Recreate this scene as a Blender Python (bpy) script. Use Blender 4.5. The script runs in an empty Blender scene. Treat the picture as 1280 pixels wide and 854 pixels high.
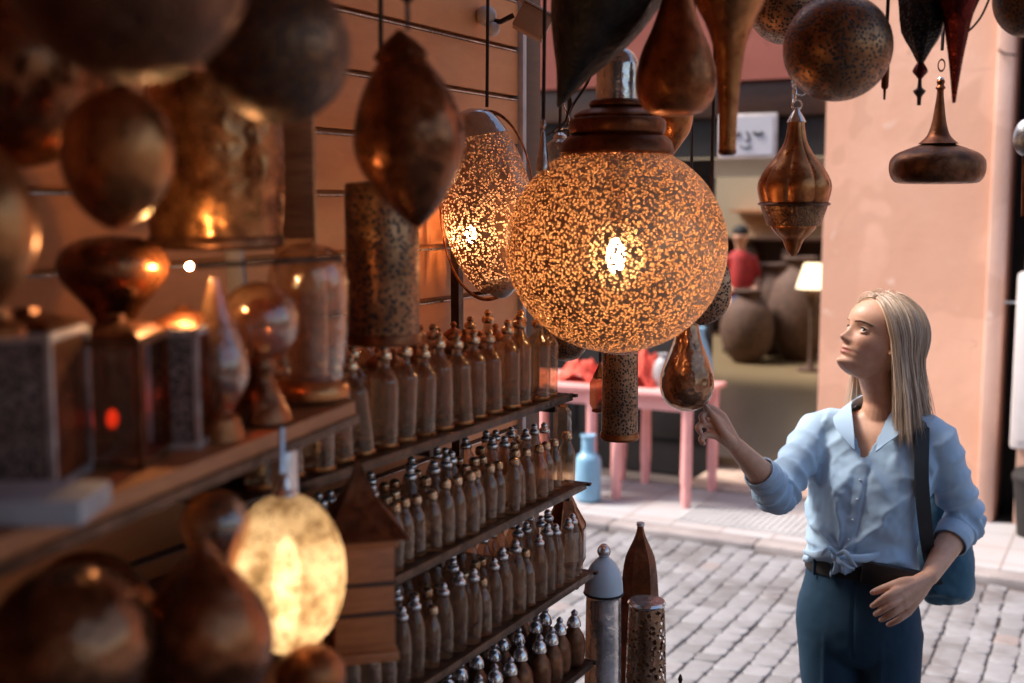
import bpy, bmesh, math, random
import numpy as np
from mathutils import Vector, Matrix, noise
random.seed(7); rng=np.random.default_rng(7)
PI=math.pi; R=math.radians
sc=bpy.context.scene; COL=sc.collection
# ---------------------------------------------------------------- camera geometry
F=1500.0; PIT=math.atan(177/1500); YAW=R(28); H=1.92
def ray(px,py):
    a=(px-640)/F; b=(py-427)/F
    hf=math.cos(PIT)-b*math.sin(PIT); up=-math.sin(PIT)-b*math.cos(PIT)
    return a/hf, up/hf
def at(px,py,D):
    a,u=ray(px,py)
    return Vector(((a*math.cos(YAW)-math.sin(YAW))*D,(a*math.sin(YAW)+math.cos(YAW))*D,H+u*D))
def zat(py,D): return at(640,py,D).z
def mpp(py,D): return (ray(641,py)[0]-ray(640,py)[0])*D      # metres per pixel
def ony(px,py,Y):
    p=at(px,py,1.0); return at(px,py,Y/p.y)
def onx(px,py,X):
    p=at(px,py,1.0); return at(px,py,X/p.x)
# ---------------------------------------------------------------- mesh builder
class MB:
    def __init__(s): s.v=[]; s.f=[]
    def add(s,vs,fs):
        n=len(s.v); s.v+= [tuple(v) for v in vs]; s.f+= [tuple(i+n for i in f) for f in fs]; return s
    def box(s,x0,x1,y0,y1,z0,z1,bev=0):
        if bev<=0:
            vs=[(x,y,z) for z in (z0,z1) for y in (y0,y1) for x in (x0,x1)]
            return s.add(vs,[(0,2,3,1),(4,5,7,6),(0,1,5,4),(2,6,7,3),(0,4,6,2),(1,3,7,5)])
        bm=bmesh.new(); r=bmesh.ops.create_cube(bm,size=1)
        for v in bm.verts: v.co=Vector(((x0+x1)/2+v.co.x*(x1-x0),(y0+y1)/2+v.co.y*(y1-y0),(z0+z1)/2+v.co.z*(z1-z0)))
        bmesh.ops.bevel(bm,geom=list(bm.edges),offset=bev,segments=2,affect='EDGES',profile=.5)
        s.add([v.co for v in bm.verts],[[v.index for v in f.verts] for f in bm.faces]); bm.free(); return s
    def lathe(s,prof,seg=48,sx=1,sy=1,off=(0,0,0),lobes=0,amp=0,rot=0,closed=True):
        n=len(prof); vs=[]
        for (r,z) in prof:
            for k in range(seg):
                t=2*PI*k/seg+rot; rr=r
                if lobes: rr=r*(1-amp+amp*abs(math.cos(lobes*t/2)) ** .6)
                vs.append((rr*math.cos(t)*sx+off[0],rr*math.sin(t)*sy+off[1],z+off[2]))
        fs=[]
        for i in range(n-1):
            for k in range(seg):
                k2=(k+1)%seg
                fs.append((i*seg+k,(i+1)*seg+k,(i+1)*seg+k2,i*seg+k2))
        if closed:
            fs.append(tuple(range(seg))); fs.append(tuple((n-1)*seg+k for k in reversed(range(seg))))
        return s.add(vs,fs)
    def tube(s,pts,rad,seg=8,flat=1.0,upv=None):
        pts=[Vector(p) for p in pts]; n=len(pts)
        if not hasattr(rad,'__len__'): rad=[rad]*n
        vs=[]; prev=None
        for i in range(n):
            d=(pts[min(i+1,n-1)]-pts[max(i-1,0)]).normalized()
            if upv is not None: a=Vector(upv)
            elif prev is None: a=Vector((0,0,1)) if abs(d.z)<.9 else Vector((1,0,0))
            else: a=prev
            a=(a-d*a.dot(d))
            if a.length<1e-6: a=Vector((0,1,0))-d*d.y
            a.normalize(); b=d.cross(a); prev=a
            for k in range(seg):
                t=2*PI*k/seg; vs.append(pts[i]+a*(math.cos(t)*rad[i]*flat)+b*(math.sin(t)*rad[i]))
        fs=[]
        for i in range(n-1):
            for k in range(seg):
                k2=(k+1)%seg; fs.append((i*seg+k,i*seg+k2,(i+1)*seg+k2,(i+1)*seg+k))
        fs.append(tuple(reversed(range(seg)))); fs.append(tuple((n-1)*seg+k for k in range(seg)))
        return s.add(vs,fs)
    def torus(s,c,R0,r,ax='z',seg=16,ts=6,sx=1,rz=0):
        vs=[];fs=[]
        for i in range(seg):
            t=2*PI*i/seg
            for j in range(ts):
                q=2*PI*j/ts; rr=R0+r*math.cos(q)
                x,y,z=rr*math.cos(t),rr*math.sin(t)*sx,r*math.sin(q)
                if ax=='x': x,y,z=z,x,y
                elif ax=='y': x,y,z=x,z,y
                if rz: x,y=x*math.cos(rz)-y*math.sin(rz),x*math.sin(rz)+y*math.cos(rz)
                vs.append((c[0]+x,c[1]+y,c[2]+z))
        for i in range(seg):
            for j in range(ts):
                i2=(i+1)%seg;j2=(j+1)%ts
                fs.append((i*ts+j,i2*ts+j,i2*ts+j2,i*ts+j2))
        return s.add(vs,fs)
    def ball(s,c,rx,ry=None,rz=None,seg=20,rings=12):
        ry=ry or rx; rz=rz or rx
        prof=[(math.sin(PI*(i+.02)/(rings+.04))*1,math.cos(PI*(i+.02)/(rings+.04))) for i in range(rings+1)]
        vs=[];
        m=MB().lathe(prof,seg)
        return s.add([(x*rx+c[0],y*ry+c[1],z*rz+c[2]) for x,y,z in m.v],m.f)
    def prism(s,poly,z0,z1):
        n=len(poly); vs=[(x,y,z0) for x,y in poly]+[(x,y,z1) for x,y in poly]
        fs=[tuple(reversed(range(n))),tuple(range(n,2*n))]+[(i,(i+1)%n,n+(i+1)%n,n+i) for i in range(n)]
        return s.add(vs,fs)
    def chain(s,top,bot,link=.02,r=.0022):
        top=Vector(top);bot=Vector(bot);L=(top-bot).length;n=max(1,int(L/(link*1.45)))
        for i in range(n):
            p=bot.lerp(top,(i+.5)/n); s.torus((p.x,p.y,p.z),link*.42,r,'y' if i%2 else 'x',10,5)
            # stretch vertically
            for k in range(len(s.v)-50,len(s.v)):
                v=s.v[k]; s.v[k]=(v[0],v[1],p.z+(v[2]-p.z)*1.75)
        return s
    def xf(s,M):
        s.v=[tuple(M@Vector(v)) for v in s.v]; return s
    def build(s,name,mat,parent=None,smooth=35,loc=None):
        me=bpy.data.meshes.new(name); me.from_pydata(s.v,[],s.f); me.validate(); me.update()
        return link(me,name,mat,parent,smooth,loc)
def link(me,name,mat,parent=None,smooth=35,loc=None,shade=True):
    if shade:
        me.polygons.foreach_set('use_smooth',[True]*len(me.polygons))
        if smooth<180: me.set_sharp_from_angle(angle=R(smooth))
    me.materials.clear(); me.materials.append(mat)
    o=bpy.data.objects.new(name,me); COL.objects.link(o)
    if parent: o.parent=parent
    if loc is not None: o.location=loc
    return o
def tag(o,label=None,cat=None,group=None,kind=None):
    if label: o['label']=label
    if cat: o['category']=cat
    if group: o['group']=group
    if kind: o['kind']=kind
    return o
def T(name,label,cat,loc=(0,0,0),rz=0,group=None):
    o=bpy.data.objects.new(name,None); COL.objects.link(o); o.location=loc; o.rotation_euler=(0,0,rz); o.empty_display_size=.05
    return tag(o,label,cat,group)
def smoothp(pts,k=6):
    if len(pts)<3: return list(pts)
    out=[]
    P=[pts[0]]+list(pts)+[pts[-1]]
    for i in range(1,len(P)-2):
        a,b,c,d=[np.array(q,float) for q in (P[i-1],P[i],P[i+1],P[i+2])]
        for j in range(k):
            t=j/k; q=.5*((2*b)+(-a+c)*t+(2*a-5*b+4*c-d)*t*t+(-a+3*b-3*c+d)*t**3)
            out.append(tuple(q))
    out.append(tuple(pts[-1])); return out
# ---------------------------------------------------------------- materials
class NT:
    def __init__(s,name):
        s.m=bpy.data.materials.new(name); s.m.use_nodes=True; s.t=s.m.node_tree; s.t.nodes.clear(); s.out=s.n('ShaderNodeOutputMaterial')
    def n(s,ty,**k):
        o=s.t.nodes.new(ty)
        for a,b in k.items():
            if a.startswith('_'): setattr(o,a[1:],b)
            else:
                o.inputs[a.replace('0',' ') if a not in o.inputs else a].default_value=b
        return o
    def l(s,a,b): s.t.links.new(a,b)
    def coord(s): return s.n('ShaderNodeTexCoord').outputs['Object']
    def noise(s,scale,detail=4,rough=.55,co=None,dist=0):
        o=s.n('ShaderNodeTexNoise'); o.inputs['Scale'].default_value=scale; o.inputs['Detail'].default_value=detail; o.inputs['Roughness'].default_value=rough; o.inputs['Distortion'].default_value=dist
        s.l(co or s.coord(),o.inputs['Vector']); return o.outputs['Fac']
    def vor(s,scale,feat='F1',co=None,rand=1):
        o=s.n('ShaderNodeTexVoronoi'); o.feature=feat; o.inputs['Scale'].default_value=scale; o.inputs['Randomness'].default_value=rand
        s.l(co or s.coord(),o.inputs['Vector']); return o
    def ramp(s,fac,stops,interp='LINEAR'):
        o=s.n('ShaderNodeValToRGB'); r=o.color_ramp; r.interpolation=interp
        while len(r.elements)<len(stops): r.elements.new(.5)
        for e,(p,c) in zip(r.elements,stops): e.position=p; e.color=(*c,1) if len(c)==3 else c
        s.l(fac,o.inputs['Fac']); return o.outputs['Color']
    def mr(s,v,a,b,c,d):
        o=s.n('ShaderNodeMapRange'); 
        for i,x in zip((1,2,3,4),(a,b,c,d)): o.inputs[i].default_value=x
        s.l(v,o.inputs[0]); return o.outputs[0]
    def math(s,op,a,b=None):
        o=s.n('ShaderNodeMath'); o.operation=op
        for i,x in enumerate((a,b)):
            if x is None: continue
            if isinstance(x,(int,float)): o.inputs[i].default_value=x
            else: s.l(x,o.inputs[i])
        return o.outputs[0]
    def mix(s,f,a,b):
        o=s.n('ShaderNodeMix'); o.data_type='RGBA'
        for i,x in ((0,f),(6,a),(7,b)):
            if isinstance(x,(int,float)): o.inputs[i].default_value=x
            elif isinstance(x,tuple): o.inputs[i].default_value=(*x,1)
            else: s.l(x,o.inputs[i])
        return o.outputs[2]
    def bump(s,h,strength=.3,dist=.002):
        o=s.n('ShaderNodeBump'); o.inputs['Strength'].default_value=strength; o.inputs['Distance'].default_value=dist; s.l(h,o.inputs['Height']); return o.outputs['Normal']
    def pbsdf(s,color,rough=.5,metal=0,normal=None,spec=None,**k):
        o=s.n('ShaderNodeBsdfPrincipled')
        for nm,x in (('Base Color',color),('Roughness',rough),('Metallic',metal)):
            if isinstance(x,tuple): o.inputs[nm].default_value=(*x,1)
            elif isinstance(x,(int,float)): o.inputs[nm].default_value=x
            else: s.l(x,o.inputs[nm])
        if normal is not None: s.l(normal,o.inputs['Normal'])
        if spec is not None: o.inputs['Specular IOR Level'].default_value=spec
        for a,b in k.items(): o.inputs[a].default_value=b
        return o.outputs['BSDF']
    def fin(s,sh): s.l(sh,s.out.inputs['Surface']); return s.m
def metal(name,c1,c2,rough=.3,hammer=0,pierce=0,hs=.5,metalness=.82,nscale=25,glass=None,holes_open=True,eng=0):
    t=NT(name); co=t.coord()
    n=t.noise(nscale,5,.6,co); col=t.ramp(n,[(.35,c1),(.65,c2)])
    n2=t.noise(nscale*2.3,4,.6,co); ro=t.mr(n2,.3,.7,max(.06,rough-.1),rough+.15)
    h=t.noise(220,2,.5,co); nr=None
    if hammer:
        v=t.vor(hammer,'SMOOTH_F1',co); nr=t.bump(v.outputs['Distance'],hs,.004)
    elif eng:
        v=t.vor(eng,'DISTANCE_TO_EDGE',co); e=t.mr(v.outputs['Distance'],0,.12,0,1); nr=t.bump(e,.5,.002); col=t.mix(t.mr(e,0,1,.55,0),col,(.01,.005,.003))
    else:
        dn=t.noise(34,3,.55,co); nr=t.bump(t.math('ADD',dn,t.math('MULTIPLY',h,.12)),.35,.006)
        stn=t.noise(9,6,.7,co); col=t.mix(t.mr(stn,.5,.68,0,.65),col,tuple(x*.35 for x in c1))
    if pierce:
        v=t.vor(pierce,'F1',co,.85); d=v.outputs['Distance']
        hole=t.mr(d,.39,.47,1,0)
        if holes_open:
            b=t.pbsdf(col,ro,metalness,t.bump(t.mr(d,.3,.5,1,0),.5,.002))
            tr=t.n('ShaderNodeBsdfTransparent')
            inner=tr.outputs[0]
            if glass:
                tl=t.n('ShaderNodeBsdfTranslucent'); tl.inputs[0].default_value=(*glass[0],1)
                mx=t.n('ShaderNodeMixShader'); mx.inputs[0].default_value=glass[1]; t.l(tr.outputs[0],mx.inputs[1]); t.l(tl.outputs[0],mx.inputs[2]); inner=mx.outputs[0]
            mx=t.n('ShaderNodeMixShader'); t.l(hole,mx.inputs[0]); t.l(b,mx.inputs[1]); t.l(inner,mx.inputs[2])
            return t.fin(mx.outputs[0])
        col=t.mix(hole,col,(.012,.006,.003)); nr=t.bump(hole,-.6,.003) if False else t.bump(t.mr(d,.25,.4,0,1),.6,.002)
        return t.fin(t.pbsdf(col,ro,t.mr(hole,0,1,metalness,0),nr))
    return t.fin(t.pbsdf(col,ro,metalness,nr))
def simple(name,c,rough=.6,metal_=0,noise_=.25,scale=12,bump=.15,**k):
    t=NT(name); co=t.coord(); n=t.noise(scale,5,.6,co)
    col=t.mix(t.mr(n,.3,.7,0,1),tuple(x*(1-noise_) for x in c),tuple(min(1,x*(1+noise_)) for x in c))
    nb=t.noise(scale*9,3,.6,co)
    return t.fin(t.pbsdf(col,rough,metal_,t.bump(nb,bump,.002) if bump else None,**k))
def emis(name,c,s):
    t=NT(name); e=t.n('ShaderNodeEmission'); e.inputs[0].default_value=(*c,1); e.inputs[1].default_value=s; return t.fin(e.outputs[0])
def thinglass(name,c,gl=.2,rough=.06,tint=(1,.93,.88),dust=(.55,.31,.18),dustf=.10):
    t=NT(name); tr=t.n('ShaderNodeBsdfTransparent'); tr.inputs[0].default_value=(*c,1)
    g=t.n('ShaderNodeBsdfGlossy'); g.inputs['Color'].default_value=(*tint,1); g.inputs['Roughness'].default_value=rough
    nb=t.bump(t.noise(38,3,.6),.35,.006); t.l(nb,g.inputs['Normal']); lw=t.n('ShaderNodeLayerWeight'); lw.inputs[0].default_value=.35
    vv=t.noise(55,4,.65); mxc=t.mix(t.mr(vv,.35,.7,0,.55),c,tuple(x*.45 for x in c)); t.l(mxc,tr.inputs[0])
    f=t.math('ADD',t.math('MULTIPLY',t.math('POWER',lw.outputs['Facing'],1.4),.75),gl); ge=t.n('ShaderNodeNewGeometry'); f=t.math('MULTIPLY',f,t.math('SUBTRACT',1,t.math('MULTIPLY',ge.outputs['Backfacing'],.60)))
    mx=t.n('ShaderNodeMixShader'); t.l(f,mx.inputs[0]); df=t.n('ShaderNodeBsdfDiffuse'); df.inputs[0].default_value=(*dust,1); m2=t.n('ShaderNodeMixShader'); t.l(t.mr(t.noise(70,5,.7),.35,.7,dustf*.4,dustf*1.6),m2.inputs[0]); t.l(tr.outputs[0],m2.inputs[1]); t.l(df.outputs[0],m2.inputs[2])
    t.l(m2.outputs[0],mx.inputs[1]); t.l(g.outputs[0],mx.inputs[2]); return t.fin(mx.outputs[0])
def wood(name,c1,c2,scale=6,rough=.5,axis=(1,1,9)):
    t=NT(name); co=t.coord(); mp=t.n('ShaderNodeMapping'); mp.inputs['Scale'].default_value=axis; t.l(co,mp.inputs[0])
    n=t.noise(scale,6,.65,mp.outputs[0],.6); n2=t.noise(scale*6,3,.6,mp.outputs[0])
    f=t.math('ADD',t.math('MULTIPLY',n,.7),t.math('MULTIPLY',n2,.3))
    return t.fin(t.pbsdf(t.ramp(f,[(.35,c1),(.65,c2)]),rough,0,t.bump(f,.25,.002)))
M={}
M['copper']=metal('aged copper',(.17,.05,.015),(.44,.15,.05),.36)
M['copper_dk']=metal('dark copper',(.08,.022,.007),(.24,.075,.026),.38)
M['copper_cap']=metal('cap copper',(.10,.028,.01),(.22,.07,.025),.38)
M['brass']=metal('aged brass',(.24,.08,.024),(.50,.20,.07),.32,hammer=75,hs=.22)
M['brass_hammer']=metal('hammered brass',(.13,.045,.017),(.44,.19,.07),.24,hammer=45,hs=.9)
M['bronze']=metal('dark bronze',(.09,.035,.017),(.26,.11,.052),.36)
M['bronze_eng']=metal('engraved bronze',(.12,.06,.03),(.3,.15,.075),.32,eng=110)
M['bronze_h']=metal('hammered bronze',(.08,.03,.013),(.26,.11,.05),.2,hammer=62,hs=.5)
M['copper_h']=metal('hammered dark copper',(.09,.028,.010),(.30,.10,.036),.22,hammer=55,hs=.45)
M['brass_b']=metal('bright brass cap',(.45,.25,.12),(.75,.5,.32),.16)
M['nickel']=metal('nickel',(.55,.5,.47),(.8,.75,.72),.14)
M['nickel_soft']=metal('brushed nickel',(.5,.5,.52),(.72,.74,.78),.35)
M['globe']=metal('pierced copper globe',(.50,.27,.14),(.72,.44,.26),.5,pierce=190,glass=((.26,.15,.08),.62),metalness=.4)
M['oval']=metal('pierced silvered copper',(.50,.31,.22),(.74,.52,.42),.36,pierce=175,glass=((.24,.14,.09),.5),metalness=.6)
M['pierced_dk']=metal('pierced dark copper',(.17,.07,.03),(.42,.20,.095),.36,pierce=150,holes_open=False)
M['pierced_md']=metal('pierced copper',(.28,.14,.075),(.52,.31,.19),.38,pierce=170,holes_open=False)
M['pierced_gr']=metal('pierced greyed brass',(.12,.05,.022),(.28,.14,.075),.42,pierce=160,holes_open=False)
M['bowl_eng']=metal('engraved disc brass',(.10,.035,.016),(.24,.10,.05),.35,eng=90)
M['grille']=metal('fretwork grille',(.22,.16,.14),(.32,.25,.23),.55,pierce=210,holes_open=False,metalness=.5)
M['filigree']=metal('open filigree copper',(.2,.1,.055),(.42,.26,.17),.3,pierce=85)
M['mosaic']=None
t=NT('amber mosaic glass'); co=t.coord(); v=t.vor(150,'F1',co,.9); e=t.mr(v.outputs['Distance'],.20,.30,0,1); n=t.noise(28,5,.65,co)
tl=t.n('ShaderNodeBsdfTranslucent'); t.l(t.mix(t.mr(n,.4,.62,0,1),(.44,.33,.20),(.78,.68,.52)),tl.inputs[0]); tr=t.n('ShaderNodeBsdfTransparent'); tr.inputs[0].default_value=(1,.85,.65,1)
a=t.n('ShaderNodeMixShader'); a.inputs[0].default_value=.95; t.l(tr.outputs[0],a.inputs[1]); t.l(tl.outputs[0],a.inputs[2])
b=t.pbsdf((.16,.07,.03),.4,.5); mx=t.n('ShaderNodeMixShader'); t.l(t.math('MULTIPLY',e,t.mr(n,.3,.5,.35,1)),mx.inputs[0]); t.l(b,mx.inputs[1]); t.l(a.outputs[0],mx.inputs[2]); M['mosaic']=t.fin(mx.outputs[0])
M['bulb']=emis('lit bulb',(1,.60,.29),150)
M['bulb_tube']=emis('lit tube bulb',(1,.68,.38),9)
t=NT('frosted diffuser'); tl=t.n('ShaderNodeBsdfTranslucent'); tl.inputs[0].default_value=(.62,.5,.34,1); tr=t.n('ShaderNodeBsdfTransparent'); mx=t.n('ShaderNodeMixShader'); mx.inputs[0].default_value=.14; t.l(tr.outputs[0],mx.inputs[1]); t.l(tl.outputs[0],mx.inputs[2]); M['halo_shell']=t.fin(mx.outputs[0])  # translucent shell material imitating the bulb's halo
M['spark']=emis('small lit lamp',(1,.55,.22),4500)
M['redglow']=emis('red glow lamp',(1,.08,.03),1.2)
M['shade_lit']=emis('lit lampshade',(1,.74,.45),1.8)
M['glass_br']=thinglass('brown glass',(.96,.78,.60),.12,.06,(1,.93,.86))
M['glass_cl']=thinglass('clear glass',(.96,.84,.74),.06,.06,(1,.9,.82))
M['glass_am']=thinglass('smoked glass',(.78,.5,.34),.12,.14,(1,.85,.75))
M['frost']=simple('frosted pale blue glass',(.5,.58,.66),.3,0,.08,10,0)
M['wood_or']=wood('orange wood',(.26,.08,.025),(.52,.19,.065))
M['wood_dk']=wood('dark wood',(.03,.010,.004),(.07,.024,.010))
M['slat']=wood('terracotta slat board',(.56,.19,.065),(.72,.28,.10),3,.55,(1,.6,2))
M['wood_bounce']=wood('pale bounce boards',(.42,.19,.085),(.60,.30,.14))  # pale warm colour chosen to bounce light into the stall
M['strip']=metal('aluminium groove strip',(.35,.3,.28),(.6,.52,.48),.3)
M['shelf']=metal('shelf metal',(.05,.028,.018),(.13,.075,.05),.35)
M['white_edge']=simple('pale painted edge',(.5,.42,.4),.5)
M['black']=simple('black lacquer',(.010,.007,.006),.8)
M['rope']=simple('dark cord',(.03,.015,.01),.8)
M['iron']=metal('dark iron wire',(.03,.02,.018),(.09,.06,.05),.35)
# plaster of the facing building
def plaster(name,c1,c2,c3):
    t=NT(name); co=t.coord(); n=t.noise(1.3,6,.6,co,.4); n2=t.noise(6,6,.7,co); n3=t.noise(60,4,.6,co); n4=t.noise(.9,3,.5,co,1.0)
    col=t.mix(t.mr(n,.38,.62,0,1),c1,c2); col=t.mix(t.mr(n4,.52,.54,0,.5),col,tuple(x*.86 for x in c1)); col=t.mix(t.mr(n2,.62,.70,0,.8),col,c3)
    v=t.vor(1.7,'DISTANCE_TO_EDGE',t.n('ShaderNodeMapping').outputs[0]); 
    mp=t.t.nodes[-2] if False else None
    w=t.n('ShaderNodeMix'); w.data_type='VECTOR'
    nn=t.n('ShaderNodeTexNoise'); nn.inputs['Scale'].default_value=3; nn.inputs['Detail'].default_value=5; t.l(co,nn.inputs['Vector'])
    ad=t.n('ShaderNodeVectorMath'); ad.operation='MULTIPLY_ADD'; t.l(nn.outputs['Color'],ad.inputs[0]); ad.inputs[1].default_value=(.35,.35,.35); t.l(co,ad.inputs[2])
    t.l(ad.outputs[0],v.inputs['Vector']); crack=t.mr(v.outputs['Distance'],0,.012,1,0)
    crack=t.math('MULTIPLY',crack,t.mr(n,.56,.62,0,.7))
    hgt=t.math('SUBTRACT',t.math('ADD',t.math('MULTIPLY',n2,.8),t.math('MULTIPLY',n3,.25)),t.math('MULTIPLY',crack,.8))
    col=t.mix(t.math('MULTIPLY',crack,.5),col,tuple(x*.4 for x in c1))
    return t.fin(t.pbsdf(col,.85,0,t.bump(hgt,.45,.012),spec=.2))
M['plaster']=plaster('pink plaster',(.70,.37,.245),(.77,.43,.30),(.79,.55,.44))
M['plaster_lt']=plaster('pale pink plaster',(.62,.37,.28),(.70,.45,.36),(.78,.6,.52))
M['plaster_upper']=plaster('upper plaster',(.25,.075,.055),(.30,.095,.07),(.3,.12,.09))
M['plaster_other']=plaster('tan plaster',(.45,.3,.2),(.5,.36,.26),(.5,.4,.3))
M['pink_wood']=simple('pink paint',(.80,.36,.33),.5,0,.12,8,.1)
M['coral']=simple('coral cloth',(.75,.10,.06),.8,0,.3,18,.3)
M['blue_jar']=simple('blue glaze',(.20,.38,.52),.3,0,.15,9,.05)
M['grey_vase']=simple('grey pottery',(.33,.31,.31),.45)
M['beige']=simple('beige wall',(.40,.32,.21),.8,0,.08,1.5,.1)
M['cream']=simple('cream blind',(.66,.62,.47),.7,0,.05,4,0)
M['olive_floor']=simple('olive polished floor',(.20,.145,.08),.3,0,.12,1.2,.04)
M['pot']=simple('earthen pot',(.085,.042,.026),.8,0,.45,22,.4)
M['paper']=simple('white paper',(.40,.38,.41),.7,0,.05,8,0)
M['ink']=simple('black ink',(.02,.015,.02),.7,0,0,8,0)
M['white_plastic']=simple('white plastic',(.62,.56,.54),.4,0,.06,8,0)
M['tan_plastic']=simple('tan metal housing',(.42,.24,.15),.45,0,.1,8,0)
M['red_metal']=metal('red lacquered metal',(.09,.008,.006),(.2,.02,.012),.25)
# ---------------------------------------------------------------- world and light
w=bpy.data.worlds.new('World'); sc.world=w; w.use_nodes=True; nt=w.node_tree; bg=nt.nodes['Background']
sky=nt.nodes.new('ShaderNodeTexSky'); sky.sky_type='NISHITA'; sky.sun_disc=False
SE=R(52); AZ=math.atan2(-1.0,-.25)      # direction TOWARDS the sun: (-x, slightly -y)
sdir=Vector((-1.0,-.34,0)).normalized()*math.cos(SE)+Vector((0,0,math.sin(SE)))
sky.sun_elevation=SE; sky.sun_rotation=math.atan2(sdir.x,sdir.y); sky.air_density=1; sky.dust_density=3; sky.ozone_density=1
nt.links.new(sky.outputs[0],bg.inputs[0]); bg.inputs[1].default_value=.15
sl=bpy.data.lights.new('sun','SUN'); sl.energy=3.6; sl.angle=R(16); sl.color=(1,.93,.86)
so=bpy.data.objects.new('sun',sl); COL.objects.link(so); so.rotation_euler=(-sdir).to_track_quat('-Z','Y').to_euler(); so.location=(0,0,8)
# ---------------------------------------------------------------- ground, road, pavement
def struct(o): o['kind']='structure'; return o
t=NT('earth mortar'); co=t.coord(); n=t.noise(7,5,.6,co); gm=t.fin(t.pbsdf(t.mix(n,(.05,.035,.03),(.12,.09,.08)),.9,0,t.bump(t.noise(60,4,.6,co),.4,.01)))
struct(MB().box(-60,60,-60,60,-.3,-.016).build('ground',gm))
t=NT('cobble stone'); co=t.coord(); at_=t.n('ShaderNodeAttribute'); at_.attribute_name='tone'
n=t.noise(14,6,.65,co); n2=t.noise(2.0,5,.65,co); n3=t.noise(90,4,.7,co)
base=t.ramp(at_.outputs['Fac'],[(0,(.165,.163,.17)),(.3,(.21,.208,.22)),(.96,(.265,.263,.28)),(1,(.25,.19,.175))])
c=t.mix(t.mr(n,.3,.75,0,.5),base,(.14,.125,.125)); c=t.mix(t.mr(n2,.50,.63,0,.6),c,(.095,.08,.078))
M['cobble']=t.fin(t.pbsdf(c,t.mr(n2,.3,.7,.75,.5),0,t.bump(t.math('ADD',n,t.math('MULTIPLY',n3,.4)),.5,.008)))
mb=MB(); tones=[]
x=-7.0
while x<4.5:
    wd=random.uniform(.096,.116); y=-3+random.uniform(0,.1); drift=random.uniform(-.004,.004)
    while y<6.24:
        ln=random.uniform(.08,.14)
        if y+ln>6.33: ln=6.33-y
        cx=x+wd/2+.018*math.sin(y*1.7+x*.8)+random.uniform(-.004,.004); hw=wd/2-.002; y0,y1=y+.002,y+ln-.002
        if y>3.2 or random.random()<.5 or True:
            z=random.uniform(-.003,.002); tone=random.random(); j=lambda s=.0045: random.uniform(-s,s)
            skew=.012*math.sin(x*3)
            cor=[(cx-hw+j(),y0+j()),(cx+hw+j(),y0+j()+skew),(cx+hw+j(),y1+j()+skew),(cx-hw+j(),y1+j())]
            if y1-y0>.03:
                mx_,my_=sum(q[0] for q in cor)/4,sum(q[1] for q in cor)/4
                def ring(k,zz,rd):
                    out=[]
                    for i,(a_,b_) in enumerate(cor):
                        pa=cor[i-1]; pn=cor[(i+1)%4]
                        for q in (pa,pn):
                            L=math.hypot(q[0]-a_,q[1]-b_); f=rd/L
                            X=a_+(q[0]-a_)*f; Y=b_+(q[1]-b_)*f
                            out.append((mx_+(X-mx_)*k,my_+(Y-my_)*k,zz))
                    return out
                vs=ring(1,-.03,.014)+ring(1,z-.007,.010)+ring(.955,z-.0005,.012)+ring(.85,z+.0005,.012)
                fs=[]
                for r_ in range(3):
                    for k in range(8): fs.append((r_*8+k,r_*8+(k+1)%8,(r_+1)*8+(k+1)%8,(r_+1)*8+k))
                fs.append(tuple(24+k for k in range(8)))
                mb.add(vs,fs); tones+= [tone]*32
        y+=ln
    x+=wd
road=struct(mb.build('road',M['cobble'],smooth=50)); a=road.data.attributes.new('tone','FLOAT','POINT'); a.data.foreach_set('value',tones)
FY=7.45; PZ=.028
def tile_mat():
    t=NT('pavement tile'); co=t.coord(); n=t.noise(5,6,.65,co); n2=t.noise(1.4,4,.6,co)
    br=t.n('ShaderNodeTexBrick'); br.offset=0; br.inputs['Scale'].default_value=1; br.inputs['Brick Width'].default_value=.30; br.inputs['Row Height'].default_value=.30; br.inputs['Mortar Size'].default_value=.006
    br.inputs['Color1'].default_value=(.37,.375,.39,1); br.inputs['Color2'].default_value=(.32,.31,.315,1); br.inputs['Mortar'].default_value=(.2,.17,.16,1); t.l(co,br.inputs['Vector'])
    c=t.mix(t.mr(n,.35,.7,0,.45),br.outputs['Color'],(.38,.27,.24)); return t.fin(t.pbsdf(c,.7,0,t.bump(t.math('ADD',n,t.math('MULTIPLY',br.outputs['Fac'],-.8)),.3,.005)))
struct(MB().box(-9,6,6.48,FY+.02,-.02,PZ).build('pavement',tile_mat()))
# grooved warning strip
mb=MB(); mb.box(-2.42,-1.05,6.60,7.02,PZ,PZ+.006)
for i in range(33): 
    xx=-2.40+i*.040; mb.box(xx,xx+.02,6.62,7.0,PZ+.006,PZ+.012)
struct(mb.build('pavement_grooved_tiles',simple('ribbed tile',(.37,.36,.365),.7,0,.12,4,.1)))
mb=MB(); x=-9
while x<6:
    L=random.uniform(.8,1.0); mb.box(x+.002,x+L-.002,6.33,6.475,-.05,PZ+.002,.012); x+=L
struct(mb.build('kerb',simple('kerb stone',(.27,.235,.23),.75,0,.2,7,.3)))
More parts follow.
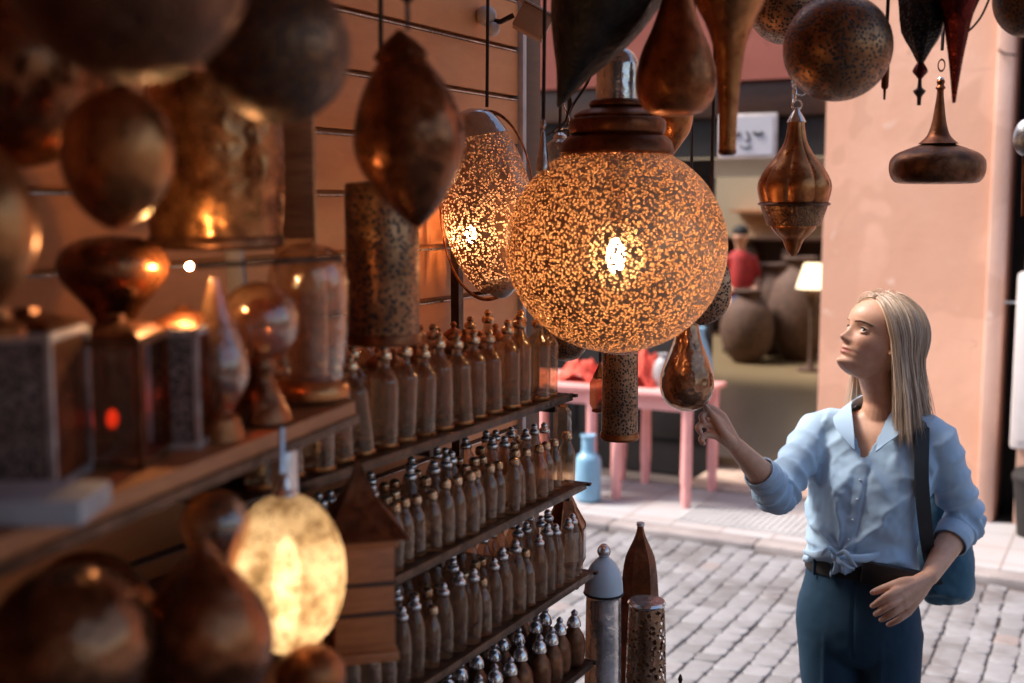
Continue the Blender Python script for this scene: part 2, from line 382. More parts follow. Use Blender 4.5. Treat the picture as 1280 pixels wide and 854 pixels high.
# ---------------------------------------------------------------- facing building
B=T('shop_building','pink plastered shop building across the cobbled street with a dark doorway','building',(0,FY,0))
xr=ony(1028,300,FY).x; xp=ony(1236,300,FY).x; xg=ony(1258,300,FY).x; ztop=ony(1028,96,FY).z
xl=-4.6
XR=xp
mb=MB(); mb.box(xr,xp,0,.5,0,ztop+.0).box(xr+.001,xp-.001,0.0,.5,ztop+.001,7)
mb.build('wall',M['plaster'],B)
MB().box(xp,xg,-.03,.5,0,7,.015).build('pilaster',M['plaster_lt'],B)
MB().box(-9,xr-.002,.0,.5,ztop+.002,7).build('upper_wall',M['plaster_upper'],B)  # upper wall in a deeper red than the wall beside it
MB().box(-9,xl,.0,.5,0,ztop).build('wall',M['plaster'],B)
MB().box(xg+.11,6,.0,.5,0,7).build('wall',M['plaster_lt'],B)
MB().box(xg,xg+.11,.35,.45,0,7).build('gap_shade',M['black'],B)  # black strip, the darkness of the gap put into its colour
zc=ony(885,200,FY).z
mb=MB(); mb.box(xl,xr-.004,.04,.12,ztop-.22,ztop-.003,.01); mb.build('fascia_board',M['wood_dk'],B)
MB().box(xl,xr-.004,.06,.16,ztop-.225,ztop-.222).build('trim',M['black'],B)
MB().box(xl,xr-.004,.10,.2,zc+.02,ztop-.228).build('transom_panel',M['black'],B)
xd=ony(893,400,FY+.5).x
mb=MB(); mb.box(xl,xd,.42,.47,0,zc+.018)
for i in range(4):
    a0=xl+(xd-xl)*i/4+.03; a1=xl+(xd-xl)*(i+1)/4-.03
    mb.box(a0,a1,.405,.418,.25,1.0,.004).box(a0,a1,.405,.418,1.12,zc-.1,.004)
mb.build('void_panel',M['black'],B)  # black panelled sheet added for the dark void behind the tables
MB().box(xd,xr-.004,.42,.49,zc-.10,zc+.018).build('roller_blind',M['cream'],B)
MB().box(xd+.005,xr-.004,-.04,.6,PZ,PZ+.03,.008).build('threshold',simple('worn step',(.5,.36,.28),.7),B)
# interior room beyond the door
RM=T('shop_interior','beige shop room seen through the doorway with an olive floor','room',(0,FY+.5,0))
MB().box(-9,0,.1,10.0,.05,.12).build('floor',M['olive_floor'],RM)
MB().box(-9,0,8.6,8.8,.12,4).build('back_wall',M['beige'],RM)
MB().box(-.9,-.8,.1,8.6,.12,4).build('side_wall',M['beige'],RM)
MB().box(-9,-8.9,.1,8.6,.12,4).build('side_wall',M['beige'],RM)
MB().box(-8.9,-.9,.1,3.0,3.0,3.1).build('ceiling',M['beige'],RM)  # unseen ceiling, cut short so that daylight falls into the room
mb=MB(); 
for zz in (1.35,1.75): mb.box(-5.2,-3.9,8.25,8.59,zz,zz+.03)
mb.build('wall_shelf',M['wood_or'],RM)
RY=FY+.5
def room(px,py,Y): return ony(px,py,Y)
# pots in the room
def potprof(h,r): return smoothp([(r*.45,0),(r*.85,h*.2),(r,h*.48),(r*.82,h*.75),(r*.4,h*.9),(r*.45,h*.97),(r*.5,h)],5)
for i,(px,D,h,r,lab) in enumerate([(1000,13.5,1.15,.36,'large mottled earthen jar standing under the lit table lamp in the shop'),(965,14,1.05,.3,'earthen jar with rounded shoulders left of the largest jar in the shop'),(934,13.3,.80,.30,'low dark earthen jar in front of the seated shopkeeper'),(1035,14.3,.9,.3,'earthen jar half hidden behind the pink wall edge in the shop')]):
    a,u=ray(px,400); p=at(px,400,D)
    q=T('clay_jar',lab,'jar',(p.x,p.y,.12),0,'earthen jars in the shop'); mb=MB().lathe(potprof(h,r),32); mb.build('body',M['pot'],q); MB().torus((0,0,h),r*.48,.02).build('rim',M['pot'],q)
# lamp on a stand in the room
p=at(1016,345,12.6); q=T('table_lamp','lit table lamp with a cream shade glowing inside the shop','lamp',(p.x,p.y,.12))
MB().lathe(smoothp([(.13,0),(.13,.03),(.03,.06),(.025,.6),(.06,.75),(.07,.85),(.02,.95),(.015,1.0)],4),24).build('base',M['pot'],q)
zz=p.z-.12; MB().lathe([(.09,zz+.13),(.17,zz-.13)],32,closed=False).build('lamp_shade',M['shade_lit'],q)
# ---------------------------------------------------------------- things in front of / on the facade
q=T('pink_table','pink painted table with coral cloth goods, the nearer one to the doorway','table')
def table(px0,px1,D,lab):
    y0,y1=6.98,7.34; x0=ony(px0,612,y0).x; x1=ony(px1,612,y0).x
    q=T('pink_table',lab,'table',((x0+x1)/2,(y0+y1)/2,PZ),0,'pink tables outside the shop'); hx=(x1-x0)/2; hy=(y1-y0)/2+.12
    zt=.72
    MB().box(-hx-.05,hx+.05,-hy-.02,hy,zt-.03,zt,.006).build('tabletop',M['pink_wood'],q)
    MB().box(-hx+.02,hx-.02,-hy+.03,hy-.03,zt-.12,zt-.031).build('apron',M['pink_wood'],q)
    for sx in (-1,1):
        for sy in (-1,1):
            MB().lathe(smoothp([(.028,0),(.032,.08),(.03,.12),(.036,.2),(.033,.5),(.04,zt-.031)],3),12,off=(sx*(hx-.02),sy*(hy-.05),0)).build('leg',M['pink_wood'],q)
    return q
bpy.data.objects.remove(q)
t1=table(772,866,0,'pink painted table beside the doorway with a blue vase on its end')
t2=table(640,748,0,'pink painted table half hidden behind the bottle shelves')
def cloth(cx,cy,z,rx,ry,h,seed):
    mb=MB(); n=28; vs=[];fs=[]
    for i in range(n+1):
        for j in range(n+1):
            u=i/n*2-1;v=j/n*2-1; e=max(0,1-(abs(u)**3+abs(v)**3)/1.2)
            vs.append((cx+u*rx,cy+v*ry,z+h*e**.5*(.55+.9*noise.noise(Vector((u*1.8+seed,v*1.8,seed))) +.35*noise.noise(Vector((u*5,v*5,seed)))) if e>0 else z))
    vs=[(a,b,max(c,z)) for a,b,c in vs]
    for i in range(n):
        for j in range(n): k=i*(n+1)+j; fs.append((k,k+n+1,k+n+2,k+1))
    k0=len(vs); vs+=[(cx-rx,cy-ry,z),(cx+rx,cy-ry,z),(cx+rx,cy+ry,z),(cx-rx,cy+ry,z)]; fs.append((k0,k0+3,k0+2,k0+1))
    return mb.add(vs,fs)
zt=PZ+.72
p=ony(728,470,7.1); tag(cloth(p.x,7.1,zt+.001,.16,.14,.16,3).build('folded_cloth',M['coral']),'heap of coral red cloth left of the dark hexagonal lantern','cloth','coral cloths on the pink tables')
p=ony(806,470,7.1); tag(cloth(p.x,7.1,zt+.001,.11,.14,.24,8).build('folded_cloth',M['coral']),'coral red cloth heap beside the grey vase on the pink table','cloth','coral cloths on the pink tables')
def vase(px,Y,z,prof,mat,name,lab,cat,k=1):
    p=ony(px,450,Y); q=T(name,lab,cat,(p.x,Y,z)); MB().lathe(smoothp(prof,5),28).build('body',mat,q); MB().torus((0,0,prof[-1][1]),prof[-1][0],.006).build('rim',mat,q); return q
vase(829,7.05,zt,[(.035,0),(.06,.05),(.065,.1),(.05,.16),(.025,.19),(.03,.21)],M['grey_vase'],'pottery_vase','small grey rounded vase on the pink table','vase')
vase(874,7.1,zt,[(.05,0),(.08,.08),(.085,.16),(.05,.28),(.03,.34),(.035,.38)],M['blue_jar'],'pottery_vase','blue glazed vase on the right end of the pink table','vase')
p=ony(735,622,6.78); q=T('gas_bottle','pale blue bottle with narrow neck standing on the pavement by the tables','bottle',(p.x,6.78,PZ))
MB().lathe(smoothp([(.06,0),(.078,.015),(.082,.05),(.082,.24),(.07,.29),(.045,.32),(.042,.40),(.05,.42)],4),28).build('body',M['blue_jar'],q); MB().torus((0,0,.42),.045,.007).build('rim',M['blue_jar'],q)
# drawn face sign
pa=ony(902,147,FY); pb=ony(966,193,FY); q=T('face_sign','white square sign with a simple closed-eyed face drawn on it','sign',((pa.x+pb.x)/2,FY-.0,(pa.z+pb.z)/2))
hw=(pb.x-pa.x)/2; hh=(pa.z-pb.z)/2
MB().box(-hw-.02,hw+.02,.0,.03,-hh-.02,hh+.02,.004).build('frame',M['white_edge'],q); MB().box(-hw,hw,-.006,-.002,-hh,hh).build('paper',M['paper'],q)
mb=MB()
for s in (-1,1): mb.tube([(s*hw*.62,-.009,hh*.15),(s*hw*.45,-.009,hh*.05),(s*hw*.25,-.009,hh*.15)],.009,6)
mb.tube([(0.0,-.009,hh*.2),(.02,-.009,-.15*hh),(-.005,-.009,-.3*hh)],.006,6).tube([(-.04,-.009,-hh*.55),(-.01,-.009,-hh*.66),(.03,-.009,-hh*.55)],.004,6)
mb.build('drawing',M['ink'],q)
# white downpipe box and black bin on the right
p0=ony(1275,340,FY-.1); p1=ony(1275,560,FY-.1)
q=T('wall_cabinet','tall white metal cabinet fixed at the right edge of the pink wall','cabinet',(ony(1268,450,FY-.1).x,FY,0))
MB().box(0,.3,-.16,-.001,p1.z,p0.z,.02).build('body',M['white_plastic'],q); MB().box(.03,.27,-.17,-.162,p1.z+.05,p0.z-.05,.004).build('door',M['white_plastic'],q); MB().box(-.07,-.001,-.1,-.08,p0.z-.18,p0.z-.17).build('bracket',M['nickel_soft'],q)
q=T('waste_bin','black bin on the pavement under the white cabinet','bin',(ony(1262,600,FY-.2).x+.15,FY-.2,PZ))
MB().lathe([(.10,0),(.13,.30),(.135,.32),(.14,.32),(.14,.34),(.12,.34)],20).build('body',M['black'],q); MB().lathe([(.142,.342),(.12,.38),(.03,.40)],20).build('lid',M['black'],q)
# hook with wire on the pilaster
p=ony(1262,68,FY-.03); tag(MB().tube([(p.x-.06,FY-.031,p.z+.03),(p.x-.05,FY-.06,p.z+.02),(p.x-.02,FY-.07,p.z-.0),(p.x+.04,FY-.06,p.z-.01)],.006,6).build('wall_hook',M['iron']),'bent iron hook on the pale pilaster top','hook')
# unseen building closing the street, toned warm to bounce light
q=T('tan_building','tan plastered building behind the viewer across the lane','building',(0,-5,0)); MB().box(-9,9,-.5,0,0,6).build('wall',M['plaster_other'],q); MB().box(-1,1,.001,.05,0,2.3).build('door',M['wood_dk'],q)
for i in range(3): MB().box(-6+i*4.5,-5+i*4.5,.001,.05,3,4.4).build('window',M['black'],q)
# ---------------------------------------------------------------- the stall
S=T('market_stall','lantern seller stall with terracotta slat walls and unseen timber roof','stall')
SX=-1.36; SYE=onx(648,120,SX).y
g0=onx(645,62,SX).z; g1=onx(645,123,SX).z; gs=g0-g1
zz=g0-gs*int(g0/gs)
lev=[]; k=g0+gs*4
while k>0: lev.append(k); k-=gs
for i in range(len(lev)-1):
    pass
mb=MB()
for i in range(len(lev)-1): mb.box(SX-.02,SX,-2.4,SYE,lev[i+1]+.006,lev[i]-.006,.002)
mb.box(SX-.05,SX-.021,-2.4,SYE,0,lev[0]); mb.build('slat_wall',M['slat'],S)
for z in lev[1:]:
    MB().box(SX-.0195,SX+.002,-2.4,SYE-.002,z-.0055,z-.0025).build('groove_strip',M['strip'],S)
MB().box(SX-.06,SX+.012,SYE+.001,SYE+.02,0,2.75,.002).build('edge_trim',M['white_edge'],S)
MB().box(SX-.12,SX-.0,SYE+.021,SYE+.12,0,2.75,.004).build('post',M['wood_dk'],S)
MB().prism([(-3.4,-3.0),(.6,-3.0),(.6,1.0),(.35,1.6),(.35,2.36),(-3.4,2.36)],2.75,2.82).build('roof',M['wood_bounce'],S)  # unseen roof, outline shaped to darken the stall and let sun past
MB().box(-3.4,-3.3,-3.0,2.36,0,2.75).build('side_wall',M['wood_dk'],S)  # unseen wall, added to stop light leaking in from the left
MB().box(-3.3,1.2,-3.1,-3.0,0,2.82).build('unseen_rear_wall',M['wood_bounce'],S)  # unseen wall, added to close the stall and bounce warm light
for yy in (.2,.9,1.6,2.3): MB().tube([(-1.36,yy,2.68),(.33,yy,2.68)],.012,8).build('hanging_rail',M['iron'],S)
ZR=2.68
# second dark frame panel on the left
def vert_board(px,D,w_,py0,py1,mat,name,lab,cat,th=.03):
    p=at(px,(py0+py1)/2,D); q=T(name,lab,cat,(p.x,p.y,0),YAW); z1=zat(py0,D); z0=zat(py1,D); W=mpp(py1,D)*w_/2
    MB().box(-W,W,-th/2,th/2,z0,z1,.003).build('board',mat,q); return q
q=vert_board(404,1.72,20,-60,460,M['white_edge'],'shelf_upright','pale upright edge strip left of the dark punched cylinder','upright')
q.rotation_euler=(0,R(-4),YAW)
vert_board(368,1.76,50,-60,480,M['wood_or'],'timber_post','dark orange timber post behind the big mesh ball lantern','post')
# ---- shelves
def shelf(name,z,y0,y1,x0=-1.02,lab='',bw=.33):
    q=T(name,lab,'shelf',(x0,0,z)); MB().box(-bw,0,y0,y1,-.007,0,.001).build('board',M['shelf'],q)
    MB().box(0.0005,.006,y0,y1,-.012,.003,.001).build('front_rail',M['strip'] if 0 else M['shelf'],q)
    for yy in (y1-.03,y0+.1,(y0+y1)/2): MB().box(-bw,-.02,yy,yy+.012,-.035,-.0075,.001).build('bracket',M['shelf'],q)
    MB().box(-.05,.012,y1+.0005,y1+.012,-.006,.0,.001).build('end_tab',M['iron'],q)
    return q
ZS=[1.53,1.332,1.130,.93]; YE=[2.17,2.24,2.28,2.28]
onm=['top','second','third','lowest']
for k in range(4): shelf('bottle_shelf',ZS[k],1.16,YE[k],lab=f'{onm[k]} dark metal shelf of the bottle rack')
q=T('shelf_upright','thin dark upright at the street end of the bottle rack','upright'); MB().box(-1.345,-1.325,2.245,2.265,.0,1.9).build('board',M['iron'],q)
# display boards of the upper left shelf (angled)
A=at(-260,673,.9); 
zS=zat(673,.95); p1=at(0,673,.95); p2=at(444,498,1.62)
d=(p2-p1); p0=p1-d*1.2
q=T('display_shelf','wide timber shelf at upper left carrying glass lamps and grille boxes','shelf',(0,0,zS))
MB().prism([(p0.x,p0.y),(p2.x,p2.y),(SX+.01,p2.y+.25),(SX+.01,p0.y)],-.018,0).build('board',M['wood_or'],q)
nn=Vector((d.y,-d.x,0)).normalized()*.006
MB().prism([(p0.x,p0.y),(p0.x+nn.x,p0.y+nn.y),(p2.x+nn.x,p2.y+nn.y),(p2.x,p2.y)],-.030,-.019).build('front_rail',M['shelf'],q)
pp=at(355,560,1.42); MB().box(-.012,.012,-.012,.012,-.22,-.0265,.003).build('bracket',M['nickel_soft'],q,loc=(pp.x,pp.y,0))
# counter bottom left
q=T('display_counter','timber counter at lower left carrying round metal lanterns and the lit lamp','counter',(0,0,0))
c=[at(-700,800,.72),at(405,800,.85),at(432,800,1.75),at(250,800,1.9)]
poly=[(c[0].x,c[0].y),(c[1].x,c[1].y),(c[2].x,c[2].y),(SX+.01,c[2].y),(SX+.01,c[0].y)]
ZC=1.29
MB().prism(poly,ZC-.03,ZC).build('top',M['wood_or'],q); MB().prism([(x*.97-.02,y*.97) for x,y in poly],.0,ZC-.031).build('cabinet',M['wood_dk'],q)
# ---------------------------------------------------------------- lanterns
def zz_(py,D,base): return zat(py,D)-base
KK={}
def LAN(name,label,cat,cx,cy,D,parts,group=None,hang=None,tilt=0,hx=0,chain='cord',rz=None):
    """parts: (part name, material, [(py, radius px)...], options). hang = py where the cord starts"""
    p=at(cx,cy,D); q=T(name,label,cat,(p.x,p.y,p.z),YAW if rz is None else rz,group)
    k=mpp(cy,D)
    for it in parts:
        pn,mat,prof=it[:3]; op=it[3] if len(it)>3 else {}
        pr=[(max(r,.05)*k,-(y-cy)*k*1.0) for y,r in prof]
        if op.get('smooth',True): pr=smoothp(pr,op.get('k',6))
        mb=MB().lathe(pr,op.get('seg',56),op.get('sx',1),op.get('sy',1),off=(op.get('dx',0)*k,op.get('dy',0),0),lobes=op.get('lobes',0),amp=op.get('amp',0),rot=op.get('rot',0),closed=op.get('closed',True))
        mb.build(pn,mat,q,smooth=op.get('sharp',35))
    if hang is not None:
        z0=-(hang-cy)*k; z1=ZR-p.z
        if z1>z0+.01:
            if chain=='chain': MB().chain((hx,0,z1),(hx,0,z0),.022,.0022).build('chain',M['iron'],q)
            else: MB().tube([(hx,0,z0),(hx*.5+.003,0,(z0+z1)/2),(0,0,z1)],.0035,6).build('cord',M['rope'],q)
    if tilt:
        for ch in list(q.children):
            if not ch.name.startswith(('cord','chain')): ch.rotation_euler=(0,R(tilt),0)
    kids={c.name.split('.')[0]:c for c in q.children}
    for a_ in ('finial','drop','ring'):
        b_='cap' if 'cap' in kids else 'neck'
        if a_ in kids and b_ in kids: kids[a_].parent=kids[b_]
    KK[q.name]=k
    return q
def ell(cy,ry,rx,n=13,a0=.03,a1=.97):
    return [(cy-ry*math.cos(PI*(a0+(a1-a0)*i/(n-1))),rx*math.sin(PI*(a0+(a1-a0)*i/(n-1)))) for i in range(n)]
def bulb(q,dy_px,r_px,mat,k=None,elong=1.5):
    k=KK[q.name]; MB().ball((0,0,-dy_px*k),r_px*k,r_px*k,r_px*k*elong,16,12).build('bulb',mat,q)
# 1 the big globe
g=LAN('globe_lantern','huge lit globe lantern of pierced copper with stepped dark cap','lantern',770,310,2.3,[
 ('globe',M['globe'],[(190,66)]+[(310-131*math.cos(PI*a),138*math.sin(PI*a)) for a in (.17,.22,.3,.4,.5,.6,.7,.8,.87,.93,.98)],{'seg':96,'k':8}),
 ('cap',M['copper_cap'],[(131,26),(137,32),(142,46),(147,54),(150,53),(152,58),(158,60),(168,59),(171,56),(173,61),(179,67),(188,70),(194,70),(198,60)],{'k':3,'sharp':40}),
 ('neck_tube',M['nickel'],[(62,3),(66,12),(72,20),(82,25),(90,26),(132,27)],{'k':4,'sharp':50}),
 ('collar',M['copper_cap'],[(128,30),(131,34),(135,35),(137,33)],{'k':3}),
 ('finial',M['nickel'],[(34,2),(40,4),(46,3),(52,5),(58,4),(63,6)],{'k':3}),
 ],hang=32,chain='chain')
bulb(g,10,12,M['bulb'],elong=1.9)
MB().ball((0,0,-10*KK[g.name]),36*KK[g.name],36*KK[g.name],44*KK[g.name],24,16).build('halo_shell',M['halo_shell'],g)  # added shell around the bulb, seen through the holes as its halo
k=KK[g.name]; MB().lathe(smoothp([(.006,.2),(.018,.19),(.02,.15),(.012,.12),(.012,.05)],3),16).build('lamp_holder',M['bronze'],g)
for o in [o for o in g.children if o.name.startswith('lamp_holder')]: o.location.z=-.03+.0
# cables behind the globe top
def wire(pts,D,r,mat,name,lab,cat):
    P=[at(x,y,D+dd) for x,y,dd in pts]; P=[Vector(q) for q in P]
    sp=smoothp([tuple(v) for v in P],6)
    return tag(MB().tube(sp,r,7).build(name,mat),lab,cat)
wire([(776,-20,0),(772,8,0),(762,34,0),(748,70,0),(734,104,.02),(716,132,.02),(708,150,.02),(700,160,0)],2.42,.0028,M['rope'],'power_cable','black cable running down left of the nickel neck tube','cable')
wire([(712,95,0),(707,112,0),(704,122,0)],2.5,.0014,M['iron'],'hanging_wire','thin wire over the hook cluster left of the big globe','wire')
q=T('hook_cluster','tangle of shiny wire hooks left of the big globe cap','hooks',at(708,145,2.42),YAW); k=mpp(145,2.42)
def hk(pts,r=.0022,m='nickel',nm='hook'): MB().tube(smoothp([(x*k,0.004*i,-y*k) for i,(x,y) in enumerate(pts)],5),r,7).build(nm,M[m],q)
hk([(0,-27),(-4,-22),(-3,-12),(2,-2),(4,8),(8,14),(2,16)]); hk([(3,-27),(6,-15),(2,-3),(-2,8),(-12,15),(-20,22)],.0025,'iron'); hk([(-8,16),(6,13),(12,8),(6,2)],.002); hk([(-25,24),(-14,20),(2,18),(12,16)],.0016,'iron')
# small silver spike left of the globe
LAN('silver_finial','slim silver spike pendant between oval lantern and big globe','pendant',679,185,2.25,[('spike',M['nickel'],[(150,1.5),(158,4),(163,2),(168,3),(190,6),(212,9),(214,5)],{'seg':20})],hang=150)
LAN('glass_pendant','small clear bell pendant tucked behind the silver spike','pendant',700,192,2.55,[('bell',M['glass_cl'],[(172,6),(180,16),(192,20),(206,18)],{'closed':False}),('cap',M['nickel'],[(166,3),(170,8),(173,8)],{})],hang=166)
# 2 oval lit lantern
o2=LAN('oval_lantern','lit oval disc lantern of pierced silvered copper','lantern',609,258,2.55,[
 ('shell',M['oval'],ell(258,118,58,15,.20,.86),{'seg':80,'sy':.62,'closed':False}),
 ('top_cap',M['nickel'],[(136,3),(139,16),(144,25),(152,32),(162,38),(171,43)],{'sy':.62,'closed':True}),
 ('bottom_cap',M['nickel_soft'],[(349,29),(358,24),(366,17),(373,8),(375,1)],{'sy':.62,'closed':True}),
 ],hang=136,tilt=-10)
k=KK[o2.name]; MB().ball((-.035,0,-.06),.012,.012,.018,16,10).build('bulb',M['bulb'],o2)
MB().torus((0,0,0),118*k*.99,.004,'y',64,8).build('rim',M['copper'],o2)
for o in o2.children:
    if o.name.startswith('rim'): o.scale=(.50,1,1.0)
# ribbed bowl behind it
LAN('ribbed_bowl','dark ribbed metal bowl hanging edge-on behind the oval lantern','bowl',585,322,2.78,[('shell',M['bronze'],[(258,10),(262,40),(285,56),(320,63),(350,46),(372,12)],{'lobes':28,'amp':.06,'sy':.5})],hang=258,tilt=-14)
# 3 spindle, big blurred
LAN('spindle_lantern','long dark copper spindle lantern hanging in front of the slat wall','lantern',511,165,1.45,[
 ('body',M['copper_h'],[(62,14),(75,28),(100,46),(135,62),(170,70),(200,67),(230,52),(255,34),(275,14),(284,3)],{'lobes':0}),
 ('cap',M['copper_dk'],[(40,3),(46,10),(54,20),(64,30),(74,36),(78,28)],{'seg':8,'rot':.3,'k':2}),
 ],hang=40,tilt=-5,chain='chain')
# 4 punched dark cylinder
LAN('cylinder_lantern','tall dark brown punched cylinder lantern below the spindle lantern','lantern',478,322,1.75,[('body',M['pierced_dk'],[(226,10),(230,44),(234,46),(420,46),(426,44),(428,10)],{'smooth':False,'sharp':30}),('rim',M['copper_dk'],[(416,47),(420,49),(428,49),(430,47)],{'smooth':False})],hang=226)
# 5 big mesh ball upper
LAN('mesh_ball_lantern','large round mesh ball lantern hanging top left beside the post','lantern',346,62,1.15,[('shell',M['pierced_gr'],ell(62,92,92,15,.04,.99),{'seg':64}),('cap',M['bronze'],[(-42,10),(-38,22),(-30,30),(-26,26)],{})],hang=-42)
# 6 very near copper bowl at top
LAN('bowl_lantern','huge blurred copper bowl lantern filling the top left corner','lantern',158,-50,.86,[('shell',M['bowl_eng'],ell(-50,150,152,15,.03,.99),{'seg':64}),('rim',M['copper_dk'],[(-58,153),(-54,157),(-46,157),(-42,153)],{'smooth':False})],hang=-200)
# 7 brass egg
LAN('egg_lantern','smooth dull brass egg lantern hanging below the huge copper bowl','lantern',146,202,1.12,[('shell',M['brass'],[(112,8),(118,30),(140,55),(175,69),(215,68),(250,52),(275,28),(287,5)],{'sy':.8}),('rim',M['copper_dk'],[(106,6),(112,14),(118,24)],{})],hang=106,tilt=6)
# 8 hammered drum
LAN('hammered_drum','hammered brass drum lantern glinting behind the brass egg','lantern',268,205,1.55,[('shell',M['brass_hammer'],[(96,20),(100,75),(110,82),(200,86),(285,82),(298,72),(302,20)],{'seg':72,'k':5}),('rim',M['bronze'],[(292,80),(298,84),(306,84),(310,78)],{'smooth':False})],hang=96)
# 9 left edge
LAN('pear_lantern','dull brass pear lantern cut off at the left picture edge','lantern',-8,300,1.0,[('shell',M['brass'],[(185,10),(215,34),(255,50),(300,52),(345,38),(375,16),(392,12),(408,22)],{}),('foot',M['copper'],[(404,24),(412,32),(422,32)],{'smooth':False})],hang=185)
LAN('top_lantern','second dark copper ball at the far top left corner','lantern',20,90,1.25,[('shell',M['copper_h'],ell(90,120,110,13,.03,.99),{})],hang=-30)
# 10 inverted cone / drop on post
LAN('domed_lantern','wide domed copper lantern standing behind the grille boxes','lantern',142,352,1.36,[('shell',M['copper_h'],[(294,6),(298,34),(310,58),(330,68),(352,62),(380,38),(405,22),(420,18),(560,18)],{}),('foot',M['copper_dk'],[(555,30),(575,34)],{'smooth':False})])
# grille boxes
def gbox(px0,px1,py0,py1,D,mat,lab,roof=False,glow=False,dep=.10):
    cx=(px0+px1)/2; p=at(cx,py1,D); k=mpp(py1,D); W=(px1-px0)/2*k; Hh=(py1-py0)*k
    q=T('grille_lantern',lab,'lantern',(p.x,p.y,zS+.0005),YAW,None); Hh=zat(py0,D)-zS
    fr=MB(); t_=.006
    for sx in (-1,1):
        for y in (-.0,dep): fr.box(sx*W-(t_ if sx>0 else 0),sx*W+(t_ if sx<0 else 0),y-(t_/2),y+t_/2,0,Hh)
    fr.box(-W,W,-.004,dep+.004,-.0,.008); fr.box(-W,W,-.004,dep+.004,Hh-.008,Hh)
    fr.build('frame',M['nickel_soft'] if mat==M['grille'] else M['bronze'],q)
    if mat==M['grille']:
        MB().box(-W+t_,W-t_,-.001,.001,.009,Hh-.009).build('panel',mat,q); MB().box(W-t_*.9,W-t_*.5,.004,dep-.004,.009,Hh-.009).build('side_panel',M['copper_dk'],q)
        MB().box(-W+t_*.5,-W+t_*.9,.004,dep-.004,.009,Hh-.009).build('side_panel',M['copper_dk'],q); MB().box(-W+t_,W-t_,dep-.002,dep,.009,Hh-.009).build('rear_panel',M['copper_dk'],q)
    else:
        for a_,b_ in ((-.001,.001),(dep-.001,dep+.001)): MB().box(-W+t_,W-t_,a_,b_,.009,Hh-.009).build('pane',M['glass_am'],q)
    MB().lathe([(W*1.3,Hh+.001),(W*1.0,Hh+.008),(W*.3,Hh+.014),(W*.25,Hh+.02)],4,rot=PI/4,sy=dep/(2*W),off=(0,dep/2,0)).build('roof',M['copper_dk'],q)
    if glow: MB().ball((.0,.03,Hh*.35),.006,.006,.010).build('bulb',M['redglow'],q)
    return q
gbox(-40,72,418,615,1.10,M['grille'],'grey fretwork box lantern at the left edge of the shelf')
gbox(186,252,412,566,1.30,M['grille'],'smaller grey fretwork box lantern left of the tall glass vase lamp')
gbox(80,182,425,600,1.20,M['glass_am'],'dark glass box lantern with a small red light inside',glow=True)
p=at(30,620,1.0); q=T('stone_tile','pale grey stone slab lying on the shelf front at the left edge','slab',(p.x,p.y,zS+.0005),YAW); MB().box(-.12,.055,-.02,.06,0,.022,.003).build('slab',simple('pale slab',(.35,.34,.36),.6),q)
# glass lamps on shelf
def shelfD(py): return (H-zS)/(-ray(640,py)[1])
def shelfitem(name,lab,cx,D,parts,cat='lamp',tilt=0):
    p=at(cx,500,D); q=T(name,lab,cat,(p.x,p.y,zS+.0005),YAW); k=mpp(450,D)
    for pn,mat,prof,*op in parts:
        op=op[0] if op else {}
        pr=[(max(r,.05)*k,max(0,zat(y,D)-zS)) for y,r in prof]
        MB().lathe(smoothp(pr,op.get('k',5)),40,closed=op.get('closed',True)).build(pn,mat,q)
    return q
v1=shelfitem('vase_lamp','tall tapering brown glass vase lamp tipped by a bright spark',272,1.36,[('vase',M['glass_am'],[(348,6),(370,12),(400,22),(430,34),(455,40),(480,38),(505,24),(518,16)]),('foot',M['copper'],[(515,18),(522,26),(535,30),(548,34)])])
p=at(237,333,1.34); q=T('spark_lamp','tiny bright lamp on a thin arm above the tall vase','lamp',tuple(p),YAW); MB().ball((0,0,0),.002).build('bulb',M['spark'],q); MB().tube([(.006,0,0),(.09,.02,.004),(.16,.06,.006)],.003,6).build('arm',M['iron'],q)
shelfitem('globe_lamp','round brown glass globe on a jewelled silver foot',326,1.45,[('globe',M['glass_am'],ell(403,50,50,12,.03,.95)),('foot',M['copper_h'],[(448,16),(458,20),(470,16),(485,22),(505,32),(525,40)],{'k':2})])
shelfitem('dome_jar','tall domed clear glass jar on the end of the shelf',388,1.60,[('dome',M['glass_cl'],[(304,3),(308,22),(318,38),(340,49),(380,51),(430,48),(470,42),(478,38)]),('foot',M['brass'],[(472,40),(478,46),(486,50),(494,50)],{'k':2}),('inner_tube',M['glass_br'],[(330,20),(340,26),(400,26),(470,24)])])
# amber lamp
am=LAN('mosaic_lamp','brightly lit amber mosaic egg lamp at lower left','lamp',359,717,1.36,[('globe',M['mosaic'],ell(717,102,73,15,.04,.96),{'seg':72}),('foot',M['bronze'],[(815,10),(822,12),(835,9),(850,8),(900,9),(930,26),(941,34)],{}),('cap',M['nickel'],[(590,2),(594,5),(600,7),(608,9),(614,14),(618,14)],{})])
k=KK[am.name]; MB().ball((0,0,-.012),.017,.017,.055,16,12).build('bulb',M['bulb_tube'],am)
tag(MB().tube([at(352,592,1.36),at(352,535,1.38)],.004,6).build('lamp_cord',M['nickel_soft']),'short metal rod above the lit amber lamp','rod')
